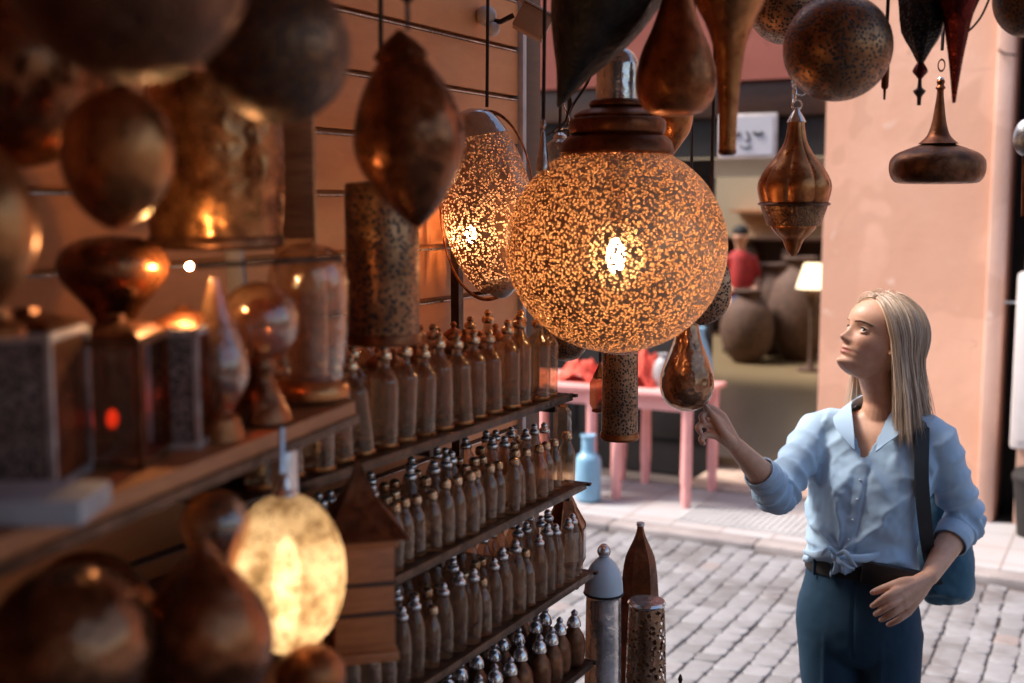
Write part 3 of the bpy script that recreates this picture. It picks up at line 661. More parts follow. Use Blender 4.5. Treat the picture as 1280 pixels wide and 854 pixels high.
# counter items
def citem(name,lab,cx,cy,D,parts,cat='lantern',base=True):
    q=LAN(name,lab,cat,cx,cy,D,parts); return q
citem('ball_lantern','big blurred dark brass ball lantern at the lower left corner',88,808,.98,[('shell',M['bronze_h'],ell(808,102,102,15,.03,.97),{'seg':64}),('foot',M['copper_dk'],[(900,30),(915,24),(950,50),(1120,60)],{})])
citem('dome_lantern','dark copper dome lantern behind the lower left ball',110,800,1.2,[('shell',M['copper_h'],ell(800,112,90,13,.03,.97),{}),('foot',M['copper_dk'],[(905,30),(920,24),(1030,40)],{})])
citem('onion_lantern','dark onion shaped lantern pointing up beside the lit amber lamp',257,790,1.06,[('shell',M['copper_h'],[(668,2),(680,10),(700,26),(725,50),(760,74),(800,84),(840,76),(880,48),(895,20)],{'seg':64}),('foot',M['copper_dk'],[(890,26),(920,20),(1000,30),(1130,50)],{})])
citem('glass_bulb_lamp','clear glass bulb lamp with white reflections behind the onion lantern',270,665,1.3,[('globe',M['glass_am'],[(612,8),(622,28),(645,42),(670,40),(700,28),(740,14),(800,12)],{}),('foot',M['copper'],[(795,14),(850,10),(960,34),(975,36)],{})],cat='lamp')
citem('copper_cup','small rounded copper cup at the foot of the lit amber lamp',388,850,1.22,[('shell',M['copper'],[(808,14),(812,24),(825,38),(845,44),(870,38),(890,20)],{}),('foot',M['copper_dk'],[(886,20),(1000,26),(1020,30)],{})],cat='cup')
# wood house lantern
p=at(450,700,1.62); q=T('wooden_box_lantern','orange wooden box lantern with a pyramid roof beside the lit lamp','lantern',(p.x,p.y,ZC),YAW+R(15))
k=mpp(700,1.62); z1=zat(665,1.62)-ZC; W=.046
mb=MB(); mb.box(-W,W,-W,W,0,.014,.002); mb.box(-W*.9,W*.9,-W*.9,W*.9,.0145,z1-.012,.002)
mb.build('body',M['wood_or'],q); MB().box(-W,W,-W,W,z1-.0115,z1,.002).build('top_rim',M['wood_or'],q)
for zz in (z1*.38,z1*.62): MB().box(-W*.97,W*.97,-W*.97,W*.97,zz,zz+.006,.001).build('band',M['wood_dk'],q)
MB().lathe([(W*1.85,z1+.001),(W*.9,z1+.04),(W*.3,z1+.078),(.004,z1+.10)],4,rot=PI/4).build('roof',M['copper_dk'],q)
# 11 black hexagonal drop upper centre
LAN('black_cone_lantern','black stone-textured cone lantern pointing down at top centre','lantern',748,10,2.05,[('shell',metal('black pierced',(.012,.010,.010),(.05,.045,.042),.5,hammer=120,hs=.4,metalness=.5),[(-80,60),(-40,72),(0,66),(40,52),(75,34),(100,20),(142,2)],{'k':3,'seg':10})],hang=-80,tilt=22)
# cctv
p=at(612,24,2.75); q=T('security_camera','tan security camera on a white ball bracket at the slat wall top','camera',tuple(p),YAW); k=mpp(24,2.75)
MB().ball((-4*k,0,4*k),13*k).build('wall_ball',M['white_plastic'],q); MB().ball((4*k,-.01,-13*k),9*k).build('joint',M['white_plastic'],q)
MB().tube([(0,0,-2*k),(14*k,-.01,-4*k),(30*k,-.01,4*k)],.006,8).build('arm',M['iron'],q)
mb=MB().box(-.03,.045,-.03,.03,-.028,.028,.003); mb.xf(Matrix.Translation((50*k,-.02,-4*k))@Matrix.Rotation(R(28),4,'Y')); mb.build('housing',M['tan_plastic'],q)
mb=MB().box(-.045,.06,-.036,.036,.0285,.033,.001); mb.xf(Matrix.Translation((50*k,-.02,-4*k))@Matrix.Rotation(R(28),4,'Y')); mb.build('sunshade',M['white_edge'],q)
# 12 pears & horn
LAN('pear_lantern','glossy copper pear lantern hanging above right of the globe','lantern',845,90,2.0,[('shell',M['copper'],[(-60,10),(-20,14),(5,20),(35,30),(65,43),(95,50),(120,48),(138,36),(144,20)],{'seg':64}),('finial',M['brass'],[(-80,3),(-70,9),(-60,12)],{})],hang=-80)
LAN('cup_lantern','half lit copper cup pendant below the glossy pear lantern','lantern',840,165,2.6,[('shell',M['brass'],[(130,24),(146,26),(165,22),(180,12),(193,3)],{})],hang=130)
LAN('horn_lantern','tapering brass horn lantern pointing down above the doorway','lantern',912,40,1.85,[('shell',M['brass'],[(-80,66),(-30,58),(0,46),(30,30),(60,20),(100,15),(140,12),(188,11)],{'k':5}),('tip',M['copper_dk'],[(186,12),(190,12),(193,8)],{'smooth':False})],hang=-80)
LAN('pierced_ball_lantern','round pierced copper ball lantern above the onion pendant','lantern',1047,60,2.15,[('shell',M['pierced_dk'],ell(60,66,67,15,.03,.99),{'seg':72}),('cap',M['bronze'],[(-14,8),(-10,20),(-4,28)],{})],hang=-14)
LAN('pierced_ball_lantern','partly hidden pale pierced ball behind the round pierced copper ball','lantern',985,5,2.45,[('shell',M['pierced_md'],ell(5,50,50,13,.03,.99),{})],hang=-45)
LAN('tassel_pendant','thin hanging rod pendant right of the round pierced ball','pendant',1107,80,2.3,[('rod',M['copper_dk'],[(30,1),(34,5),(50,4),(66,5),(108,4.5),(110,2),(124,1.5)],{'seg':14,'k':2})],hang=30)
# dark diamond lantern with red finials
LAN('diamond_lantern','black pierced diamond lantern with red drop finial at top right','lantern',1153,20,2.2,[('shell',metal('black pierced filigree',(.012,.01,.01),(.06,.05,.045),.4,pierce=170,holes_open=False),[(-70,10),(-40,30),(-10,32),(10,30),(40,26),(60,14),(78,4)],{'seg':8,'k':2}),('finial',M['red_metal'],[(76,3),(80,6),(88,10),(93,6),(97,3)],{'seg':8,'k':2}),('drop',M['iron'],[(97,2.5),(108,3),(112,8),(117,5),(120,3),(130,2.5)],{'seg':12,'k':2})],hang=-70)
LAN('red_spike_lantern','dark red spike lantern pointing down at top right','lantern',1197,20,2.15,[('shell',M['red_metal'],[(-60,30),(-20,32),(0,27),(20,19),(50,13),(80,8),(127,2)],{'seg':10,'k':3})],hang=-60)
wire([(1240,-10,0),(1228,18,0),(1216,34,0),(1205,43,0),(1196,47,0)],2.2,.002,M['rope'],'power_cable','thin black cable looping beside the dark red spike lantern','cable')
LAN('ball_lantern','grey pierced ball lantern cut off by the top right corner','lantern',1285,-2,2.2,[('shell',M['pierced_gr'],ell(-2,48,42,13,.03,.99),{})],hang=-50)
LAN('ball_lantern','small grey ball with a wire grip at the right picture edge','lantern',1284,172,2.35,[('shell',M['nickel_soft'],ell(172,24,17,11,.03,.97),{}),('stem',M['copper_dk'],[(194,5),(230,4),(270,3)],{})],hang=150)
# onion pendant
o3=LAN('onion_pendant','lobed bronze onion lantern hanging on rings in the doorway','lantern',993,240,2.4,[
 ('body',M['bronze_eng'] if 0 else M['brass'],[(152,10),(162,11),(180,15),(198,26),(215,39),(232,46),(250,43),(255,41)],{'lobes':8,'amp':.07,'seg':96}),
 ('band',M['bronze_eng'],[(255,40),(258,41),(276,35),(282,33)],{'k':2}),
 ('bottom_cap',M['brass'],[(280,29),(285,28),(292,22),(299,14),(308,10),(315,7),(320,2)],{'lobes':8,'amp':.06,'seg':64}),
 ('rim',M['bronze'],[(253,43),(255,45),(257,43)],{'k':1}),
 ('cap',M['nickel'],[(136,2),(140,4),(148,9),(154,12)],{'k':3}),
 ],None)
k=KK[o3.name]; mb=MB()
for i,(dx,y,r) in enumerate([(0,133,6),(-3,120,9),(5,113,8),(-4,102,8),(0,92,8),(0,80,8),(0,68,8)]): mb.torus((dx*k,.003*i,(240-y)*k),r*k,.0018,'y' if i%2==0 else 'x',20,6)
mb.build('chain',M['nickel'],o3); MB().tube([(0,0,(240-62)*k),(0,0,ZR-o3.location.z)],.002,6).build('cord',M['rope'],o3)
# flat flask
o4=LAN('flask_lantern','flat squashed flask lantern with long neck against the pink wall','lantern',1172,200,2.45,[
 ('body',M['bronze'],[(176,14),(181,22),(186,36),(192,50),(199,57),(207,59),(217,58),(225,54),(229,46),(230,20)],{'seg':72,'k':5,'sy':.8}),
 ('neck',M['red_metal'] if 0 else M['copper_dk'],[(100,3),(104,5),(108,4),(112,6),(116,4),(135,6),(155,9),(170,14),(180,24)],{}),
 ('ring',M['nickel'],[(99,3),(101,4),(103,3)],{}),
 ],hang=66)
k=KK[o4.name]; MB().torus((0,0,(200-84)*k),7*k,.0022,'y',20,6).build('hook',M['bronze'],o4)
for o in o4.children:
    if o.name.startswith('hook'): o.scale=(.6,1,1); 
# drops beneath the globe
o5=LAN('drop_lantern','chrome edged copper drop lantern touched by the woman','lantern',859,455,2.76,[('shell',metal('hammered drop copper',(.2,.09,.045),(.45,.24,.14),.14,hammer=70,hs=.5),[(395,12),(410,14),(430,19),(450,27),(470,33),(490,33),(505,25),(513,12)],{'seg':64}),('cap',M['nickel'],[(388,6),(392,12),(397,13)],{})],hang=388)
LAN('cylinder_lantern','narrow punched copper cylinder hanging under the big globe','lantern',775,495,2.55,[('body',M['pierced_md'],[(436,6),(440,21),(441,22),(546,23),(548,22),(549,6)],{'smooth':False}),('rim',M['copper'],[(541,24),(547,25),(550,23)],{'smooth':False})],hang=436)
LAN('hexagonal_lantern','small dark hexagonal lantern beside the narrow punched cylinder','lantern',750,492,2.7,[('body',M['glass_am'],[(470,8),(478,13),(505,13),(512,9)],{'seg':6,'smooth':False,'sharp':20}),('cap',M['bronze'],[(452,1),(460,4),(470,9),(473,9)],{'seg':6,'smooth':False,'sharp':20}),('foot',M['copper'],[(512,10),(515,10),(516,6)],{'seg':6,'smooth':False})],hang=452)
LAN('leaf_pendant','pierced copper leaf-shaped disc peeping out right of the globe','lantern',886,370,2.5,[('shell',M['pierced_md'],[(322,4),(332,14),(352,24),(375,28),(392,22),(403,12),(408,2)],{'sy':.35})],hang=322,tilt=18)
LAN('ball_lantern','small pierced ball peeping out below left of the globe','lantern',708,425,2.6,[('shell',M['pierced_md'],ell(425,27,27,11,.03,.97),{})],hang=398)
# lanterns bottom centre
zb=.0
o6=LAN('urn_lamp','chrome column lamp with a pale blue dome and chrome ball finial','lamp',754,800,2.62,[('dome',M['frost'],[(693,5),(696,9),(702,15),(711,20),(722,23),(734,24),(739,24)],{}),('finial',M['nickel'],[(677,3),(681,7),(686,8.5),(691,7),(694,5)],{}),('body',M['nickel'],[(740,24),(744,22),(760,22),(850,23),(960,24),(975,28)],{'k':3})])
o6.children[0]
MB().torus((0,0,(800-739)*KK[o6.name]),24*KK[o6.name],.003).build('rim',M['black'],o6)
o7=LAN('bottle_lantern','dark faceted bottle shaped lantern behind the pierced cylinder','lantern',800,705,2.8,[('shell',M['copper_dk'],[(656,4),(664,5),(675,9),(690,16),(705,20),(748,24),(840,26),(900,28)],{'seg':6,'k':2,'smooth':True,'sharp':20}),('tip',M['nickel_soft'],[(652,5),(656,5)],{'smooth':False})])
o8=LAN('cylinder_lantern','pierced copper cylinder lantern standing in front of the dark bottle','lantern',808,800,2.66,[('body',M['filigree'],[(752,20),(756,22),(800,24),(880,26),(980,28)],{'k':2}),('rim',M['nickel'],[(749,22),(752,24),(755,22)],{'k':1})])
LAN('small_finial_lantern','little dark pointed finial at the bottom edge on the cobbles side','lantern',850,870,2.75,[('shell',M['iron'],[(842,1),(848,3),(853,2),(858,6),(870,14),(900,16)],{'seg':16})])
LAN('hexagonal_lantern','dark hexagonal lantern with glass panes right of the third shelf','lantern',706,672,2.62,[('pane_body',M['copper_dk'],[(632,14),(655,27),(700,27),(722,16)],{'seg':6,'smooth':False,'sharp':20,'rot':.3}),('cap',M['copper_dk'],[(612,4),(620,10),(632,16)],{'seg':6,'smooth':False,'sharp':20,'rot':.3}),('foot',M['copper_dk'],[(722,17),(728,12),(736,14)],{'seg':6,'smooth':False,'sharp':20,'rot':.3})],hang=None)
hx=[o for o in bpy.data.objects if o.get('label','').startswith('dark hexagonal lantern with glass')][0]; k=KK[hx.name]; mb=MB(); gp=MB()
for i in range(6):
    a=i*PI/3+.3; a2=a+PI/3
    for (r0,y0_),(r1,y1_) in (((14,632),(27,655)),((27,655),(27,700)),((27,700),(16,722))):
        c_,s_=math.cos(a),math.sin(a); mb.tube([(r0*k*c_,r0*k*s_,(672-y0_)*k),(r1*k*c_,r1*k*s_,(672-y1_)*k)],.0022,6)
    n_=Vector((math.cos((a+a2)/2),math.sin((a+a2)/2),0)); e=Vector((-n_.y,n_.x,0)); c0_=n_*(27*k*.866+.0015)
    gp.add([c0_+e*x_*k+Vector((0,0,(672-y_)*k)) for x_,y_ in ((-9,660),(9,660),(9,696),(-9,696))]+[c0_+n_*.002+e*x_*k+Vector((0,0,(672-y_)*k)) for x_,y_ in ((-9,660),(9,660),(9,696),(-9,696))],[(0,1,2,3),(7,6,5,4),(0,4,5,1),(1,5,6,2),(2,6,7,3),(3,7,4,0)])
mb.build('frame',M['brass'],hx); gp.build('pane',M['nickel_soft'],hx)
LAN('hexagonal_lantern','small glass lantern tucked under the end of the top shelf','lantern',703,528,2.55,[('pane_body',M['glass_cl'],[(508,6),(514,11),(545,12),(550,9)],{'seg':6,'smooth':False,'sharp':20}),('cap',M['bronze'],[(500,1),(508,7)],{'seg':6,'smooth':False})])
q=T('display_bench','low dark bench under the lamps at the street end of the shelves','bench',(0,0,0))
pz=zat(985,2.66); a_=at(715,900,2.3); b_=at(880,900,3.0)
MB().box(-1.15,-.62,2.30,2.62,pz-.05,pz-.002,.004).build('top',M['wood_dk'],q)
for sx in (-1.12,-.66):
    for sy in (2.32,2.58): MB().box(sx,sx+.03,sy,sy+.03,0,pz-.051).build('leg',M['wood_dk'],q)
# ---------------------------------------------------------------- bottles
ORD=['first','second','third','fourth','fifth','sixth','seventh','eighth','ninth','tenth','eleventh','twelfth','thirteenth','fourteenth','fifteenth','sixteenth','seventeenth','eighteenth','nineteenth','twentieth','twenty-first','twenty-second','twenty-third','twenty-fourth','twenty-fifth','twenty-sixth','twenty-seventh','twenty-eighth']
def bottle(kind):
    q=T({'flask':'glass_flask','jar':'glass_jar','small':'glass_bottle','ring':'glass_bottle','pot':'silver_flask'}[kind],'','bottle')
    def P(nm,mat,prof,k=4,seg=24,**o): MB().lathe(smoothp(prof,k),seg,**o).build(nm,mat,q)
    if kind=='flask':
        P('body',M['glass_br'],[(.020,0),(.0235,.003),(.024,.02),(.024,.095),(.0225,.108),(.014,.120),(.0095,.127),(.009,.138)])
        P('base_band',M['brass'],[(.0245,.001),(.0248,.003),(.0248,.006),(.0245,.008)],2,closed=False)
        P('stopper',M['brass_b'],[(.0095,.137),(.0125,.14),(.012,.149),(.006,.152),(.008,.158),(.004,.164)],3,16)
    elif kind=='jar':
        P('body',M['glass_cl'],[(.024,0),(.0275,.004),(.028,.03),(.028,.085),(.026,.098),(.018,.108),(.018,.114)])
        P('lid',M['copper'],[(.019,.113),(.0205,.116),(.0195,.124),(.010,.131),(.004,.135),(.0065,.141),(.003,.146)],3,16)
    elif kind=='small':
        P('body',M['glass_br'],[(.014,0),(.0168,.003),(.0172,.02),(.0168,.055),(.014,.070),(.0082,.082),(.0078,.088)],4,20)
        P('cap',M['brass_b'],[(.0083,.087),(.0098,.089),(.0098,.096),(.0085,.100),(.004,.103)],3,14)
    elif kind=='ring':
        P('body',M['glass_cl'],[(.014,0),(.0175,.003),(.0185,.03),(.0178,.07),(.0135,.090),(.0095,.100),(.009,.106)],4,20)
        P('cap',M['nickel'],[(.0095,.105),(.011,.107),(.0105,.112),(.0065,.116),(.007,.121),(.003,.126)],3,14)
    elif kind=='pot':
        P('body',M['bronze'],[(.016,0),(.0225,.006),(.025,.03),(.023,.055),(.015,.07),(.009,.078)],4,20)
        P('cap',M['nickel'],[(.0095,.077),(.0145,.080),(.012,.092),(.006,.100),(.007,.106),(.002,.112)],3,14)
    return q
protos={k:bottle(k) for k in ('flask','jar','small','ring','pot')}; used=set()
def place(kind,x,y,z,label,group,s=1,rz=None):
    p=protos[kind]
    if kind in used:
        q=p.copy(); COL.objects.link(q)
        for ch in p.children:
            c=ch.copy(); COL.objects.link(c); c.parent=q
    else: q=p; used.add(kind)
    q.location=(x,y,z); q.rotation_euler=(R(random.gauss(0,1.6)),R(random.gauss(0,1.6)),random.uniform(0,6)); q.scale=(s,s,s*random.uniform(.98,1.03)); q['label']=label; q['group']=group; return q
rows_=['front','middle','rear']
def rowfill(si,kinds,xs,step,s,desc,y0=1.2):
    for r_,x in enumerate(xs):
        y=YE[si]-.035-(r_%2)*step*.45; i=0
        while y>y0 and i<28:
            kd=kinds[r_] if isinstance(kinds[r_],str) else random.choice(kinds[r_])
            nm={'flask':'tall brass capped flask','jar':'lidded clear glass jar','small':'small capped brown bottle','ring':'slim silver capped bottle','pot':'squat silver topped flask'}[kd]
            place(kd,x+random.uniform(-.007,.007),y,ZS[si]+.001,f'{nm}, {ORD[i]} from street end, {rows_[r_]} row, {onm[si]} shelf','bottles on the metal shelves',s*random.uniform(.95,1.05))
            y-=step*random.uniform(.95,1.12); i+=1
rowfill(0,['flask',('flask','jar'),('flask','jar')],[-1.055,-1.125,-1.20],.057,1.0,'')
rowfill(1,['small',('small','ring'),('small','ring')],[-1.047,-1.092,-1.14],.0385,1.05,'')
rowfill(2,[('ring','ring','small'),('small','ring'),'ring'],[-1.047,-1.095,-1.145],.043,1.08,'')
rowfill(3,['pot','pot','pot'],[-1.05,-1.11,-1.17],.054,1.08,'',1.5)
# ---------------------------------------------------------------- camera
cam=bpy.data.cameras.new('camera'); co_=bpy.data.objects.new('camera',cam); COL.objects.link(co_); sc.camera=co_
cam.sensor_width=36; cam.lens=F/1280*36; cam.clip_end=300; cam.clip_start=.05
co_.location=(0,0,H); co_.rotation_euler=(PI/2-PIT,0,YAW)
cam.dof.use_dof=True; cam.dof.focus_distance=2.65; cam.dof.aperture_fstop=2.35; cam.dof.aperture_blades=8
vs=sc.view_settings; vs.view_transform='Standard'; vs.look='None'; vs.exposure=1.0; vs.gamma=1; vs.use_curve_mapping=False
sc.render.engine='CYCLES'; cy=sc.cycles; cy.use_denoising=True; cy.denoiser='OPENIMAGEDENOISE'; cy.max_bounces=8; cy.diffuse_bounces=3; cy.glossy_bounces=4; cy.transmission_bounces=4; cy.transparent_max_bounces=16
cy.sample_clamp_indirect=6; cy.caustics_reflective=False; cy.caustics_refractive=False; cy.use_light_tree=True
#WOMAN
# ---------------------------------------------------------------- the woman
WD=3.0; LX0=ray(1075,700)[0]*WD
def P(px,py,dd=0.0):
    a,u=ray(px,py); return Vector((a*(WD+dd)-LX0,dd,H+u*(WD+dd)))
base=at(1075,700,WD)
WM=T('person','blonde woman in knotted light blue shirt and teal trousers touching a hanging lantern','person',(base.x,base.y,0),YAW)
TY=R(25)
def fr(yaw):   # forward, her-left for a body turned yaw towards picture left
    return Vector((-math.sin(yaw),-math.cos(yaw),0)),Vector((math.cos(yaw),-math.sin(yaw),0))
def loft(mb,secs,seg=28,yaw=TY,k=5,ex=2.2):
    """secs: (centre Vector, a lateral, b front, bb back)"""
    rows=smoothp([(*s[0],s[1],s[2],s[3]) for s in secs],k); f,l=fr(yaw); vs=[]
    for (x,y,z,a,b,bb) in rows:
        for i in range(seg):
            t=2*PI*i/seg; c,s_=math.cos(t),math.sin(t)
            c=math.copysign(abs(c)**(2/ex),c); s2=math.copysign(abs(s_)**(2/ex),s_)
            p=Vector((x,y,z))+l*(a*c)+f*((b if s2>0 else bb)*s2); vs.append(p)
    n=len(rows); fs=[]
    for r_ in range(n-1):
        for i in range(seg): j=(i+1)%seg; fs.append((r_*seg+i,(r_+1)*seg+i,(r_+1)*seg+j,r_*seg+j))
    fs.append(tuple(range(seg))); fs.append(tuple((n-1)*seg+i for i in reversed(range(seg))))
    mb.add(vs,fs)
def limb(mb,pts,rads,seg=16,k=5,flat=1.0,upv=None):
    rows=smoothp([(*p,r) for p,r in zip(pts,rads)],k)
    c=[Vector(r[:3]) for r in rows]; rr=[r[3] for r in rows]
    # rounded ends
    d0=(c[0]-c[1]).normalized(); d1=(c[-1]-c[-2]).normalized()
    c=[c[0]+d0*rr[0]*.75,c[0]+d0*rr[0]*.45]+c+[c[-1]+d1*rr[-1]*.45,c[-1]+d1*rr[-1]*.75]
    rr=[rr[0]*.35,rr[0]*.8]+rr+[rr[-1]*.8,rr[-1]*.35]
    mb.tube(c,rr,seg,flat,upv)
def remesh(mb,voxel,it=4):
    me=bpy.data.meshes.new('t'); me.from_pydata(mb.v,[],mb.f); me.update()
    bm=bmesh.new(); bm.from_mesh(me); bmesh.ops.recalc_face_normals(bm,faces=bm.faces); bm.to_mesh(me); bm.free()
    o=bpy.data.objects.new('t',me); COL.objects.link(o)
    m=o.modifiers.new('r','REMESH'); m.mode='VOXEL'; m.voxel_size=voxel; m.adaptivity=0
    if it: s_=o.modifiers.new('s','SMOOTH'); s_.factor=.5; s_.iterations=it
    dg=bpy.context.evaluated_depsgraph_get(); out=bpy.data.meshes.new_from_object(o.evaluated_get(dg)); bpy.data.objects.remove(o); return out
def co_of(me):
    a=np.empty(len(me.vertices)*3,np.float32); me.vertices.foreach_get('co',a); return a.reshape(-1,3).astype(float)
def no_of(me):
    a=np.empty(len(me.vertices)*3,np.float32); me.vertex_normals.foreach_get('vector',a); return a.reshape(-1,3).astype(float)
def setco(me,c): me.vertices.foreach_set('co',c.astype(np.float32).ravel()); me.update()
# --- head (head frame: x = her left, y = forward, z = up, origin between the ears)
HY=R(72); HP=R(23); HS=.945
hf_,hl_=fr(HY); up_=Vector((0,0,1))
HF=(hf_*math.cos(HP)+up_*math.sin(HP)); HU=(up_*math.cos(HP)-hf_*math.sin(HP)); HL=hl_
HC=P(1098,425,0.0)
SLx,SFy,SUz=.965,1.04,.915
def HW(x,y,z): return HC+HL*(x*SLx)+HF*(y*SFy)+HU*(z*SUz)
zt_=[-.120,-.112,-.102,-.092,-.080,-.066,-.052,-.036,-.018,0,.02,.04,.06,.08,.096,.106,.110]
fy_=[.048,.070,.0815,.0845,.0800,.0810,.0825,.0815,.0810,.0825,.0900,.0925,.0880,.0760,.0560,.0300,.0]
by_=[-.0,-.01,-.018,-.03,-.045,-.060,-.072,-.083,-.091,-.096,-.098,-.097,-.091,-.080,-.062,-.035,-.0]
wx_=[.012,.021,.030,.038,.0455,.0515,.057,.063,.0655,.068,.0705,.0720,.0700,.0620,.048,.028,.004]
def g(d,s): return np.exp(-(d/s)**2)
_zt=zt_
def _sm(a): return zip(*smoothp(list(zip(_zt,a)),5))
_q=[list(_sm(a)) for a in (fy_,by_,wx_)]
zt_=_q[0][0]; fy_=_q[0][1]; by_=_q[1][1]; wx_=_q[2][1]
def yc_of(z,f,b):
    k=min(1,max(0,(z+.085)/.085)); k=k*k*(3-2*k)
    return (f*.30+b*.70)*(1-k)+((f+b)/2*.6-.004)*k
def face_y(x,z,y,near=True):
    ax=abs(x)
    prof=np.interp(z,[-.050,-.044,-.038,-.031,-.022,-.010,.004,.016],[0,.006,.0205,.0250,.0190,.0120,.0055,0])
    wn=np.interp(z,[-.044,-.034,-.02,0,.016],[.0120,.0110,.0080,.0062,.008])
    y+=prof*math.exp(-(ax/wn)**2.2)
    y+=.0040*g(ax-.0130,.0055)*g(z+.036,.0065)
    y-=.0068*g(ax-.030,.0140)*g(z-.001,.0110)
    y+=.0018*g(ax-.028,.018)*g(z-.021,.006)
    y+=.0050*g(ax-.040,.016)*g(z+.026,.016)
    lw_=g(ax,.0175)
    y+=.0062*lw_*g(z+.0575,.0042)+.0066*lw_*g(z+.0695,.0050)-.0034*g(ax,.024)*g(z+.0635,.0022)
    y-=.0035*g(ax,.02)*g(z+.0805,.005); y+=.0045*g(ax,.015)*g(z+.097,.010)
    y-=.0012*g(ax,.003)*g(z+.050,.005); y-=.0022*g(ax-.0245,.0035)*g(z+.061,.004); y+=.0016*g(ax-.030,.006)*g(z+.056,.008)
    return y
def face_at(x,z):
    f=np.interp(z,zt_,fy_); b=np.interp(z,zt_,by_); w_=np.interp(z,zt_,wx_)
    yc=yc_of(z,f,b)
    n_=2.0 if z>0 else 2.0
    return face_y(x,z,yc+(f-yc)*max(0,1-(min(abs(x),w_*.999)/w_)**n_)**(1/n_))
def head_mesh(mb):
    nz,ns=110,96; zs=np.linspace(-.119,.1095,nz); vs=[]
    for z in zs:
        f=np.interp(z,zt_,fy_); b=np.interp(z,zt_,by_); w_=np.interp(z,zt_,wx_)
        yc=yc_of(z,f,b)
        for i in range(ns):
            t=2*PI*i/ns; c,s=math.cos(t),math.sin(t)
            n_=2.0
            x=w_*math.copysign(abs(c)**(2/n_),c)
            yy=(f-yc) if s>0 else (yc-b)
            y=yc+yy*math.copysign(abs(s)**(2/n_),s)
            if s>0:
                y=face_y(x,z,y)
            vs.append(HW(x,y,z))
    fs=[]
    for r_ in range(nz-1):
        for i in range(ns): j=(i+1)%ns; fs.append((r_*ns+i,r_*ns+j,(r_+1)*ns+j,(r_+1)*ns+i))
    fs.append(tuple(reversed(range(ns)))); fs.append(tuple((nz-1)*ns+i for i in range(ns)))
    mb.add(vs,fs)
EC=(.0300,.0624,.0015)
def eyep(s,xo,zo,r): return HW(s*(EC[0]+xo),EC[1]+math.sqrt(max(1e-9,r*r-xo*xo-zo*zo))-.0015*max(0,xo/.012),EC[2]+zo)
bd=MB(); head_mesh(bd)
for s in (-1,1):   # ears and eyelids
    pts=[HW(s*.069,-.000,-.034),HW(s*.072,-.004,-.020),HW(s*.0755,-.010,-.002),HW(s*.0765,-.008,.010),HW(s*.0725,.001,.012),HW(s*.068,.004,-.002)]
    limb(bd,pts,[.0045,.0045,.0048,.0048,.0045,.0035],8,4)
    e=HW(s*.069,-.002,-.010); bd.ball(e,.008,.010,.022,12,8)
    # lids
    for zo,hz_ in ((.0054,1),(.0074,1),(.0094,.8)):
        limb(bd,[eyep(s,x_,zo*math.sqrt(max(0,1-(x_/.0125)**2))*1.0+.0006,.0124) for x_ in np.linspace(-.0118,.0118,9)],[.0019]*9,6,2)
    for zo in (-.0050,-.0074): limb(bd,[eyep(s,x_,zo*math.sqrt(max(0,1-(x_/.0125)**2))+.0002,.0122) for x_ in np.linspace(-.0118,.0118,9)],[.0017]*9,6,2)
# neck
nb_=P(1102,540,.02)
limb(bd,[HW(0,-.028,-.045),HW(0,-.026,-.085),P(1101,498,.01),P(1100,520,.012),nb_],[.044,.043,.043,.049,.058],24)
# torso under the clothes
f_,l_=fr(TY)
def S_(px,py,a,b,bb,dd=0): return (P(px,py,dd),a,b,bb)
loft(bd,[S_(1100,514,.050,.035,.045,.01),S_(1099,524,.100,.045,.055,.01),S_(1097,536,.150,.055,.065,.0),S_(1094,552,.162,.070,.075),S_(1088,590,.138,.098,.085),S_(1080,640,.118,.082,.082),S_(1076,690,.112,.078,.078),S_(1074,725,.135,.085,.090),S_(1073,765,.156,.092,.112),S_(1074,800,.154,.088,.110),S_(1074,822,.10,.06,.08)])
# arms
RS=P(1020,540,.055); RE=P(972,615,-.09); RWr=P(919,557,-.19)
LS=P(1169,549,-.055); LE=P(1204,650,-.02); LWr=P(1161,722,-.165)
limb(bd,[P(1050,533,.03),RS,RS.lerp(RE,.5),RE,RE.lerp(RWr,.25),RE.lerp(RWr,.6),RWr],[.045,.046,.041,.036,.037,.030,.0215],18)
limb(bd,[P(1150,536,-.02),LS,LS.lerp(LE,.5),LE,LE.lerp(LWr,.25),LE.lerp(LWr,.6),LWr],[.045,.046,.041,.036,.037,.030,.0215],18)
RN=[]
# right hand (reaching, index and thumb meeting the lantern)
def hand(pts_palm,rp,fingers):
    limb(bd,pts_palm,rp,14,4,.62,None)
    for f in fingers: limb(bd,[p for p,_ in f],[r_ for _,r_ in f],10,4)
h=-.20
K=[P(903,520,h-.00),P(899,527,h-.012),P(896,536,h-.020),P(896,545,h-.024)]
wr=P(921,560,-.190)
for kk,rr in zip(K,(.0108,.0105,.0100,.0092)): limb(bd,[wr.lerp(kk,.05),wr.lerp(kk,.5),kk],[.017,.0140,rr],12,4)
limb(bd,[K[0],P(892,512,h-.004),P(885,508,h-.006),P(880.5,505,h-.006)],[.0108,.0092,.0082,.0066],12,4)
limb(bd,[K[1],P(885,518,h-.022),P(877,521,h-.034),P(880,528,h-.040)],[.0108,.0090,.0080,.0066],12,4)
limb(bd,[K[2],P(881,530,h-.032),P(872.5,534,h-.042),P(876,541,h-.048)],[.0106,.0088,.0078,.0065],12,4)
limb(bd,[K[3],P(883,544,h-.036),P(876,549,h-.044),P(880,555,h-.048)],[.0098,.0080,.0071,.0060],12,4)
limb(bd,[P(914,552,h-.010),P(906,543,h-.032),P(895,526,h-.036),P(887,516,h-.028),P(882,509,h-.020)],[.0150,.0125,.0102,.0090,.0070],12,4)
for q_ in (P(880,527.5,h-.0462),P(876,540.5,h-.0540),P(880,554.5,h-.0535)): RN.append(q_)
